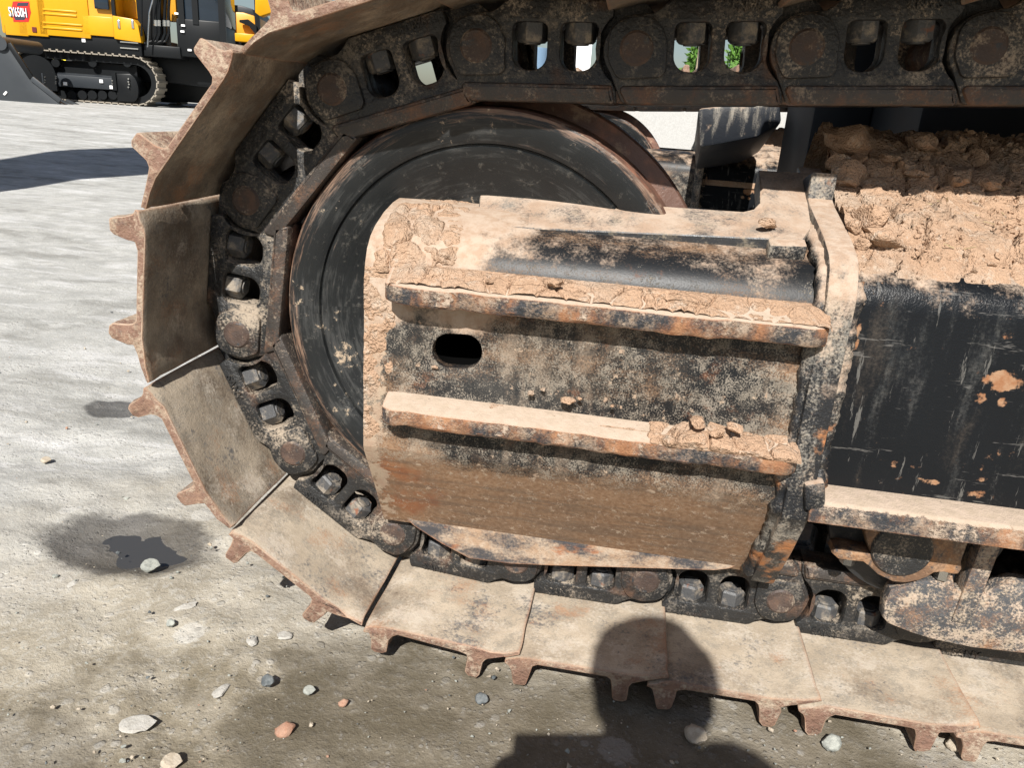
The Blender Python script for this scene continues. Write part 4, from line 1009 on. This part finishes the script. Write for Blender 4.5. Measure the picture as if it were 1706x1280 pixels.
# -- carbody and swing ring
mb = MB(); a = bg(120, 112); b = bg(330, 92); mb.box(a[0] + .6, a[0] + 3.0, .7, 2.7, .55, b[1] - .0); bpart(mb, 'carbody', BM['blk'], bevel=.05)
mb = MB(); c0 = bg(295, 118, .6); c1 = bg(372, 150, .6); c2 = bg(330, 119, .6)
poly = [(c0[0] - 1, c0[1]), (c2[0], c0[1]), (c1[0], c0[1] - .25), (c1[0] + .5, c0[1] - .25), (c1[0] + .5, c1[1]), (c0[0] - 1, c1[1] + .1)]
mb.prism([(x, 1.1, z) for x, z in poly], [(x, 1.5, z) for x, z in poly]); bpart(mb, 'far_track_frame', BM['gry'], bevel=.02)
mb = MB(); a = bg(225, 174, 1.3); b = bg(420, 92, 1.3); mb.box(a[0], b[0], 1.6, 2.6, .12, b[1]); bpart(mb, 'undercarriage', BM['blk'], bevel=.05)
# -- upper structure
mb = MB(); a = bg(10, 77); b = bg(233, 58); mb.box(a[0], b[0], .04, 2.9, a[1], b[1] - .0); SK = bpart(mb, 'deck_skirt', BM['blk'], bevel=.02)
top_h = bg(100, 58)[1]
mb = MB(); pxbox(mb, 2, 40, 192, 58.5, .05, 2.8); a = bg(2, 58); b = bg(192, 58); mb = MB().box(a[0], b[0], .05, 2.8, top_h - .05, top_h + 1.9); BODY = bpart(mb, 'engine_house', BM['yel'], bevel=.04)
for x0, x1, y0 in ((10, 31.5, -70), (33, 65.5, -70), (67.5, 138, -70), (140.5, 191, 29)):
    a = bg(x0, 57.3, .0); b = bg(x1, y0, .0)
    o = bpart(MB().box(a[0], b[0], -.012, .045, a[1], b[1]), 'side_panel', BM['yel'], bevel=.012)
    if x0 == 67.5:
        for y_ in (15, 22, 37, 45):
            u = bg(72, y_, 0); v = bg(128 if y_ < 30 else 137, y_, 0); MB().box(u[0], v[0], -.034, .01, u[1] - .02, u[1] + .02).build('rib', BM['yel'], o, bevel=.012)
a = bg(55, 53, 0); b = bg(61, 45, 0); bpart(MB().box(a[0], b[0], -.03, .01, a[1], b[1]), 'latch', bmat('latch_brown', (.12, .02, .02), .4))
# recessed upper corner with dark window and mirror
a = bg(141, 28, .3); b = bg(190, -60, .3); bpart(MB().box(a[0], b[0], .02, .05, bg(150, 28, 0)[1], bg(150, -60, 0)[1]), 'upper_panel', BM['org'])
a = bg(158, 14, -.05); b = bg(180, -6, -.05); bpart(MB().box(a[0], b[0], -.08, .0, a[1], b[1]), 'mirror', BM['glass'], bevel=.02)
# tool box with sloping front
a = bg(191.5, 61, .0); b = bg(232, 29, .0); z0, z1 = bg(210, 66, 0)[1], b[1]
poly = [(a[0], z0), (b[0] + .02, z0 - .04), (b[0] - .02, z1 - .16), (b[0] - .12, z1 - .04), (a[0], z1)]
TB = bpart(MB().prism([(x, -.06, z) for x, z in poly], [(x, 1.0, z) for x, z in poly]), 'tool_box', BM['yel'], bevel=.02)
for px_ in (198, 221):
    u = bg(px_ - 1.5, 47, -.07); v = bg(px_ + 1.5, 33, -.07); MB().box(u[0], v[0], -.085, -.055, u[1], v[1]).build('latch', BM['chrome'], TB, bevel=.01)
u = bg(190.5, 62, -.01); v = bg(192, 20, -.01); bpart(MB().box(u[0], v[0], -.02, .06, u[1], v[1] + 1), 'post', BM['blk'])
# deck edge reflector
a = bg(137, 68, -.02); pxb = MB(); pxbox(pxb, 136.5, 62, 141.5, 69.5, .02, .045); bpart(pxb, 'reflector', BM['white'])
# boom base, hoses, cab
BC = machine_cab = None
mb = MB(); pxbox(mb, 233, -60, 262, 86, .25, .9); bpart(mb, 'boom_foot', BM['blk'], bevel=.03)
mb = MB(); a = bg(196, 28, .6); b = bg(228, -50, .6); mb.box(a[0], b[0], .7, 1.2, a[1], b[1]); bpart(mb, 'rear_cover', BM['yel'], bevel=.03)
mb = MB(); a = bg(255, 32, .5); b = bg(238, -50, .5); mb.box(a[0] - .05, a[0] + .5, .6, .9, a[1], a[1] + 1.2); bpart(mb, 'boom', BM['org'], bevel=.03)
for k, px_ in enumerate((259, 264.5, 273, 279)):
    mb = MB(); pts = [bg(px_ + 3, -20, .1), bg(px_ + 1, 10, .1), bg(px_, 34, .1), bg(px_ + 1, 55, .1), bg(px_ - 4, 68, .1), bg(px_ - 18, 72, .1)]
    mb.path([(x, .1 + .02 * k, z) for x, z in pts], .03, 8); HO = bpart(mb, 'hydraulic_hose', BM['blk'])
    q0, q1 = bg(px_, 33, .1), bg(px_ + .3, 43, .1); MB().tube((q0[0], .1 + .02 * k, q0[1]), (q1[0], .1 + .02 * k, q1[1]), .042, n=10).build('fitting', BM['chrome'], HO)
mb = MB(); pxbox(mb, 240, 78, 300, 93, .1, 1.2); bpart(mb, 'step_plate', BM['blk'], bevel=.02)
CB = MB(); pxbox(CB, 297, 36, 372, 93, .15, 1.3); CBO = bpart(CB, 'cab', BM['blk'], bevel=.03)
a = bg(299, 38, .16); b = bg(369, -70, .16)
mb = MB().box(a[0], b[0], .18, 1.28, a[1], b[1]); g_ = mb.build('window', BM['glass'], CBO, bevel=.02)
for px_, y0_, y1_ in ((299, -70, 40), (323, -70, 40), (369, -70, 92)):
    u = bg(px_ - 1.5, y1_, .14); v = bg(px_ + 1.5, y0_, .14); MB().box(u[0], v[0], .13, .2, u[1], v[1]).build('pillar', BM['blk'], CBO)
for px_, py_ in ((294, 22), (305, 42), (304, 52), (316, 83)):
    u = bg(px_ - 3, py_ + 1.4, .12); v = bg(px_ + 3, py_ - 1.4, .12); MB().box(u[0], v[0], .11, .16, u[1], v[1]).build('reflector', BM['white'], CBO)
mb = MB(); hr = [bg(236, 60, -.05), bg(236, -40, -.05)]; mb.path([(x, -.05, z) for x, z in hr], .02, 8); bpart(mb, 'handrail', BM['blk'])
mb = MB(); hr = [bg(246, 78, -.05), bg(249, 20, -.05), bg(262, -30, -.05)]; mb.path([(x, -.05, z) for x, z in hr], .018, 8); bpart(mb, 'handrail', BM['chrome'])
for y_ in (63, 73):
    a = bg(200, y_ + 6, .0); b = bg(230, y_ + 7, .0); bpart(MB().box(a[0], b[0], .0, .06, a[1] - .012, a[1] + .012), 'step_edge', BM['chrome'])
# -- decal: red hexagon with the model lettering
DH = [(22, 2), (49, 2), (50, 12), (52, 20), (48, 36), (23, 36), (22, 28), (25, 20), (20, 12)]
mb = MB(); hx = [bg(x, y, -.004) for x, y in DH]; mb.prism([(x, -.018, z) for x, z in hx], [(x, .02, z) for x, z in hx]); DE = bpart(mb, 'decal', BM['red'], smooth=False)
for poly in (((30, 4), (48, 4), (46.5, 9.5), (28, 9.5)), ((23, 27), (44, 27), (41, 33), (26, 33))):
    q = [bg(x, y, -.008) for x, y in poly]; MB().prism([(x, -.022, z) for x, z in q], [(x, -.014, z) for x, z in q]).build('decal_panel', BM['dk'], DE, smooth=False)
vs, fs = text_mesh('SY650H', 1, .004); mx = max(v[0] for v in vs); my = max(v[1] for v in vs); p0 = bg(15.5, 26, -.02); p1 = bg(43.5, 13, -.02)
W_ = p1[0] - p0[0]; H_ = p1[1] - p0[1]
for ox, oz, mt, yy in ((.018, -.018, 'dk', -.026), (0, 0, 'white', -.032)):
    MB().add([(p0[0] + ox + v[0] / mx * W_, yy - v[2], p0[1] + oz + v[1] / my * H_) for v in vs], fs).build('lettering', BM[mt], DE, smooth=False, recalc=False)

# -- dark bucket resting on the ground nearer to us
BK = machine('excavator_bucket', 'dark slate-grey excavator bucket resting on the yard before the parked excavator', 'bucket', -2.2)
def bl(px, py, yl): s_, h_ = bg(px, py, yl); return s_, h_ - 0
prof = [(-46, 20), (-10, 52), (4, 62), (13, 70), (19, 80), (32, 103), (45, 125), (75, 153), (97, 169), (120, 180.5), (121, 183.5), (60, 185), (-60, 178)]
q = [bl(x, y, -2.2) for x, y in prof]
mb = MB(); mb.prism([(x, 0, z) for x, z in q], [(x, .03, z) for x, z in q]); mb.build('side_plate', BM['slate'], BK, bevel=.008)
inn = [bl(x, y, -2.2) for x, y in ((-46, 20), (4, 62), (19, 80), (45, 125), (97, 169), (120, 181))]
mb = MB()
for (x0, z0), (x1, z1) in zip(inn[:-1], inn[1:]):
    mb.prism([(x0, .03, z0), (x1, .03, z1), (x1 - .03, .03, z1 - .03), (x0 - .03, .03, z0 - .03)], [(x0 - .5, 1.0, z0), (x1 - .5, 1.0, z1), (x1 - .53, 1.0, z1 - .03), (x0 - .53, 1.0, z0 - .03)])
mb.build('shell', BM['blk'], BK)
mb = MB(); mb.prism([(x - .5, 1.0, z) for x, z in q], [(x - .5, 1.03, z) for x, z in q]); mb.build('side_plate', BM['slate'], BK)
for k, (a, b) in enumerate((((14, 72), (52, 130)), ((52, 130), (100, 168)))):
    u = bl(*a, -2.24); v = bl(*b, -2.24); d = np.array([v[0] - u[0], 0, v[1] - u[1]]); c = np.array([(u[0] + v[0]) / 2, -.02, (u[1] + v[1]) / 2]); nn = np.array([-d[2], 0, d[0]]); nn /= np.linalg.norm(nn)
    MB().obox(c, d / 2, (0, .025, 0), nn * .05).build('wear_strip', BM['blk'] if k == 0 else BM['slate'], BK, bevel=.01)
for yy in (.05, .35, .65):
    u = bl(88, 172, -2.2); v = bl(123, 183, -2.2); MB().prism([(u[0], yy, u[1] + .08), (v[0], yy, v[1] + .02), (v[0], yy, v[1] - .03), (u[0], yy, u[1] - .08)], [(u[0], yy + .12, u[1] + .08), (v[0], yy + .12, v[1] + .02), (v[0], yy + .12, v[1] - .03), (u[0], yy + .12, u[1] - .08)]).build('tooth', BM['slate'], BK)
u = bl(9, 155, -2.21); MB().obox((u[0], -.01, u[1]), (.03, 0, .03), (0, .012, 0), (-.012, 0, .012)).build('label_plate', BM['white'], BK)
mb = MB(); u = bl(2, 72, -2.2); mb.tube((u[0], -.06, u[1]), (u[0], 1.55, u[1]), .13, n=20); mb.build('bucket_pin', BM['slate'], BK)

# -- white and yellow loader seen under the excavator's deck
LD = machine('wheel_loader', 'white and yellow wheel loader with blue lettering behind the parked excavator', 'loader', 7)
def lp(px, py): return bg(px, py, 7)
mb = MB(); a = lp(-60, 118); b = lp(66, 66); mb.box(a[0], b[0], 0, 2, a[1] + .15, b[1]); mb.build('engine_cover', BM['white'], LD, bevel=.04)
a = lp(-60, 98); b = lp(64, 94); MB().box(a[0], b[0], -.02, .02, a[1], b[1]).build('stripe', BM['lime'], LD)
a = lp(-60, 108); b = lp(64, 104); MB().box(a[0], b[0], -.02, .02, a[1], b[1]).build('stripe', BM['lime'], LD)
vs, fs = text_mesh('LOVOL', 1, .01); mx = max(v[0] for v in vs); my = max(v[1] for v in vs); p0 = lp(8, 93); p1 = lp(61, 83)
MB().add([(p0[0] + v[0] / mx * (p1[0] - p0[0]), -.012 - v[2], p0[1] + v[1] / my * (p1[1] - p0[1])) for v in vs], fs).build('lettering', BM['blue'], LD, smooth=False, recalc=False)
a = lp(64, 112); b = lp(190, 60); MB().box(a[0], b[0], .1, 1.9, a[1], b[1]).build('body', BM['lime'], LD, bevel=.05)
a = lp(163, 109); b = lp(184, 100); MB().box(a[0], b[0], .02, .12, a[1], b[1]).build('side_box', BM['white'], LD)
for px_ in (20, 150):
    c = lp(px_, 128); mb = MB().tube((c[0], .0, .72), (c[0], .6, .72), .72, n=32); mb.build('wheel', BM['rubber'], LD, bevel=.05)
a = lp(70, 60); MB().box(a[0], a[0] + 1.6, .2, 1.8, a[1] - .3, a[1] + 1.3).build('cab', BM['glass'], LD, bevel=.05)

# -- second excavator further right
E2 = machine('second_excavator', 'orange-yellow excavator with dark roof standing behind the parked excavator cab', 'excavator', 5)
def ep_(px, py): return bg(px, py, 5)
a = ep_(352, 62); b = ep_(424, 19); q = [ep_(352, 62), ep_(428, 62), ep_(424, 26), ep_(405, 20), ep_(352, 17)]
MB().prism([(x, 0, z) for x, z in q], [(x, 2.6, z) for x, z in q]).build('engine_house', BM['org'], E2, bevel=.04)
q = [ep_(340, 19), ep_(423, 27), ep_(420, 14), ep_(400, 8), ep_(340, 2)]
MB().prism([(x, .1, z) for x, z in q], [(x, 2.5, z) for x, z in q]).build('hood', BM['gry'], E2, bevel=.03)
for px_, w_ in ((373, 2), (386, 2.5), (427, 4)):
    u = ep_(px_, 66); v = ep_(px_ + w_, -40); MB().box(u[0], v[0], -.1, 0, u[1] if px_ > 380 else ep_(px_, 60)[1], v[1]).build('rail', BM['blk'], E2)
q = [ep_(402, 34), ep_(416, 33), ep_(430, 44), ep_(430, 60), ep_(418, 44), ep_(402, 38)]
MB().prism([(x, -.25, z) for x, z in q], [(x, -.1, z) for x, z in q]).build('mirror_arm', BM['blk'], E2)
q = [ep_(432, -30), ep_(470, -30), ep_(470, 20), ep_(440, 30), ep_(432, 24)]
MB().prism([(x, -.6, z) for x, z in q], [(x, -.1, z) for x, z in q]).build('boom', BM['yel'], E2, bevel=.02)
a = ep_(398, 70); b = ep_(430, 59); MB().box(a[0], b[0], -.5, 0, a[1], b[1]).build('counterweight', BM['yel'], E2, bevel=.02)
a = ep_(330, 92); b = ep_(480, 62); MB().box(a[0], b[0], .1, 2.6, a[1], b[1] - .05).build('deck', BM['blk'], E2)
a = ep_(330, 150); MB().box(a[0], a[0] + 5, .0, .6, .02, 1.1).build('track', BM['blk'], E2, bevel=.3); MB().box(a[0], a[0] + 5, 2.2, 2.8, .02, 1.1).build('track', BM['blk'], E2, bevel=.3)

# ================================================================== seen through the chain: hedge, post, panels
g = NT('leaf_green'); M['leaf'] = g.out(g.mix(g.noise(8, 4), (.05, .14, .02), (.13, .26, .04)), .6)
g = NT('wood'); M['wood'] = g.out(g.mix(g.noise(12, 5), (.36, .28, .18), (.46, .38, .27)), .8); g = NT('bark'); M['bark'] = g.out((.12, .09, .06), .9)
def shrub(px, py0, py1, wpx, dist, label, seed):
    rn = np.random.RandomState(seed); d = ray(px, (py0 + py1) / 2); p = CAM_T + d / math.hypot(d[0], d[1]) * dist
    zt = (CAM_T + ray(px, py0) / math.hypot(*ray(px, py0)[:2]) * dist)[2]; r = wpx / CAM_F * dist / 2; gz0 = float(gz(p[0], p[1]))
    root = tag(empty('shrub', (p[0], p[1], gz0)), label, 'shrub', 'green shrubs beyond the machine'); h = zt - gz0
    vs = []; fs = []
    for i in range(2200):
        a = rn.rand() * 6.283; t = rn.rand() ** .7; rr = r * math.sqrt(rn.rand()) * (1 - .6 * t ** 3) * (1 + .3 * math.sin(a * 3 + seed)); c = np.array([rr * math.cos(a), rr * math.sin(a), h * (.12 + .88 * t)])
        u = rn.normal(size=3); u[2] += .8; u /= np.linalg.norm(u); v = np.cross(u, rn.normal(size=3)); v /= np.linalg.norm(v); L = .05 + .07 * rn.rand(); o = len(vs)
        vs += [c, c + u * L * .5 + v * L * .18, c + u * L, c + u * L * .5 - v * L * .18]; fs.append((o, o + 1, o + 2, o + 3))
    MB().add(vs, fs).build('crown', M['leaf'], root, recalc=False, smooth=False)
    mb = MB()
    for k in range(4): a = k * 1.6; mb.tube((0, 0, 0), (r * .4 * math.cos(a), r * .4 * math.sin(a), h * .6), .02, .008, 8)
    mb.build('trunk', M['bark'], root)
shrub(1158, 84, 160, 46, 11, 'green shrub beside the wooden post beyond the machine', 1)
shrub(1232, 72, 160, 70, 10, 'bright green leafy shrub beyond the machine, right of the wooden post', 2)
def pxpost(name, px0, px1, py0, dist, depth, mat, label, cat, zb=None):
    def on(px, py): d = ray(px, py); return CAM_T + d / d[1] * (dist - CAM_T[1])
    a = on(px0, py0); b = on(px1, py0); base = float(gz(a[0], a[1])) if zb is None else zb
    root = tag(empty(name, ((a[0] + b[0]) / 2, dist, base)), label, cat); hw = (b[0] - a[0]) / 2; return root, hw, a[2] - base
r_, hw, h = pxpost('timber_post', 1172, 1190, 20, 8.5, .1, None, 'weathered timber post standing beyond the machine', 'post')
MB().box(-hw, hw, -.07, .07, 0, h).build('post', M['wood'], r_, bevel=.01); MB().box(-hw - .01, hw + .01, -.08, .08, h, h + .03).build('cap', M['wood'], r_, bevel=.005)
r_, hw, h = pxpost('concrete_barrier', 985, 1345, 121, 6.5, .1, None, 'long pale concrete barrier standing beyond the far track', 'barrier')
pb = [(-.28, 0), (.28, 0), (.28, .1), (.12, .35), (.09, h), (-.09, h), (-.12, .35), (-.28, .1)]
MB().prism([(-hw, a, b) for a, b in pb], [(hw, a, b) for a, b in pb]).build('barrier_body', SM['barrier'], r_, bevel=.01); MB().box(-hw, hw, -.10, .10, h, h + .04).build('barrier_cap', SM['barrier'], r_, bevel=.01)
r_, hw, h = pxpost('white_panel', 925, 990, 40, 9, .1, None, 'white hoarding panel on posts beyond the track chain', 'panel')
MB().box(-hw, hw, -.02, .02, .3, h).build('board', BM['white'], r_); MB().box(-hw + .05, -hw + .11, .02, .08, 0, h).build('post', M['wood'], r_); MB().box(hw - .11, hw - .05, .02, .08, 0, h).build('post', M['wood'], r_)
r_, hw, h = pxpost('yellow_drum', 872, 915, 78, 8, .1, None, 'yellow and blue steel drum beyond the track chain', 'drum')
MB().lathe_y([(0, 0), (hw, 0), (hw, .02), (hw * .97, .04), (hw * .97, h * .45)], 0, 0, 32).build('drum_body', BM['lime'], r_).rotation_euler.x = R_(90)
MB().lathe_y([(hw * .97, h * .45), (hw * .97, h - .04), (hw, h - .02), (hw, h), (0, h)], 0, 0, 32).build('drum_band', BM['blue'], r_).rotation_euler.x = R_(90)

# ================================================================== the photographer, known from the shadow
HC = at(1085, 1150, 'z', 0.); HC = HC - SUN_D * ((HC[1] + 1.50) / SUN_D[1]); HC = np.array(HC)
fw = CAM_R[:, 1]; ri = CAM_R[:, 0]; upv = CAM_R[:, 2]
PH = CAM_T - fw * .012 - ri * .04 - upv * .018
def person():
    hx, hy, hz = HC
    V = []; E_ = []; RAD = []
    def vt(p, r, parent=None):
        V.append(tuple(p)); RAD.append(r if isinstance(r, tuple) else (r, r))
        if parent is not None: E_.append((parent, len(V) - 1))
        return len(V) - 1
    pel = vt((hx, hy - .42, .62), (.15, .12))
    ab = vt((hx, hy - .33, .80), (.14, .11), pel); chst = vt((hx, hy - .18, 1.00), (.15, .11), ab); nk = vt((hx + .01, hy - .05, 1.16), .085, chst); h0 = vt((hx, hy - .01, 1.21), (.07, .075), nk)
    h1 = vt((hx, hy, hz), (.088, .10), h0); h2 = vt((hx, hy, hz + .075), (.075, .085), h1)
    for s in (-1, 1):
        G_ = at(1245, 1262, 'z', 0.) if s > 0 else at(935, 1275, 'z', 0.); t_ = (G_[1] - (hy - .10)) / SUN_D[1]; S_ = G_ - SUN_D * t_
        shd = vt((S_[0], S_[1], S_[2] - .01), .068, chst); hand = PH + ri * (.085 * s) - upv * .02 - fw * .018
        el = vt((S_[0] + s * .07, hy + .06, .88), .045, shd); wr = vt(tuple(np.array(hand) - fw * .06 - upv * .04), .028, el); pm = vt(tuple(hand - fw * .012), (.03, .02), wr)
        for k in range(4):
            b0 = np.array(hand) + upv * (.018 - .013 * k) + ri * s * .012; f1 = vt(b0, .009, pm); f2 = vt(b0 + fw * .022 - ri * s * .012, .008, f1); vt(b0 + fw * .020 - ri * s * .03, .007, f2)
        t1 = vt(np.array(hand) - upv * .03 - ri * s * .02, .010, pm); vt(np.array(hand) - upv * .01 - ri * s * .035 - fw * .008, .008, t1)
        hp = vt((hx + s * .10, hy - .42, .58), .10, pel); kn = vt((hx + s * .20, hy - .14, .50), .068, hp); an = vt((hx + s * .18, hy - .44, .10), .042, kn); vt((hx + s * .19, hy - .28, .035), (.04, .03), an)
    me = bpy.data.meshes.new('person'); me.from_pydata(V, E_, []); o = bpy.data.objects.new('person', me); COL.objects.link(o)
    o.modifiers.new('skin', 'SKIN'); 
    for i, d in enumerate(me.skin_vertices[0].data): d.radius = RAD[i]; d.use_root = (i == 0)
    ss = o.modifiers.new('sub', 'SUBSURF'); ss.levels = ss.render_levels = 2
    dg = bpy.context.evaluated_depsgraph_get(); dg.update(); m2 = bpy.data.meshes.new_from_object(o.evaluated_get(dg)); bpy.data.objects.remove(o)
    g = NT('clothes'); m2.materials.clear(); m2.materials.append(g.out(g.mix(g.noise(20, 4), (.05, .055, .07), (.08, .085, .1)), .9))
    m2.polygons.foreach_set('use_smooth', [True] * len(m2.polygons))
    o = obj('person', m2); tag(o, 'person in dark clothes bending forward with a phone, whose shadow falls on the track', 'person')
    # hair cap
    v, f = ICO3; v = v * [.097, .110, .105] + [hx, hy - .012, hz + .025]; v = v * 1.0 + .006 * np.stack([fbm((v - HC) * 25, 3, 1), fbm((v - HC) * 25, 3, 2), fbm((v - HC) * 25, 3, 3)], 1) ; v = v[:, :]
    g = NT('hair'); hm = g.out((.015, .012, .01), .6); hr = MB().add(v, [q for q in f if np.mean([v[i][2] for i in q]) > hz + .005 or np.mean([v[i][1] for i in q]) < hy - .03]).build('hair', hm, recalc=False); hr.parent = o
person()
mb = MB().obox(PH - fw * .004, ri * .08, upv * .038, fw * .004); ph = mb.build('smartphone', BM['blk'], bevel=.003); tag(ph, 'black phone held up in both hands before the photographer', 'phone')
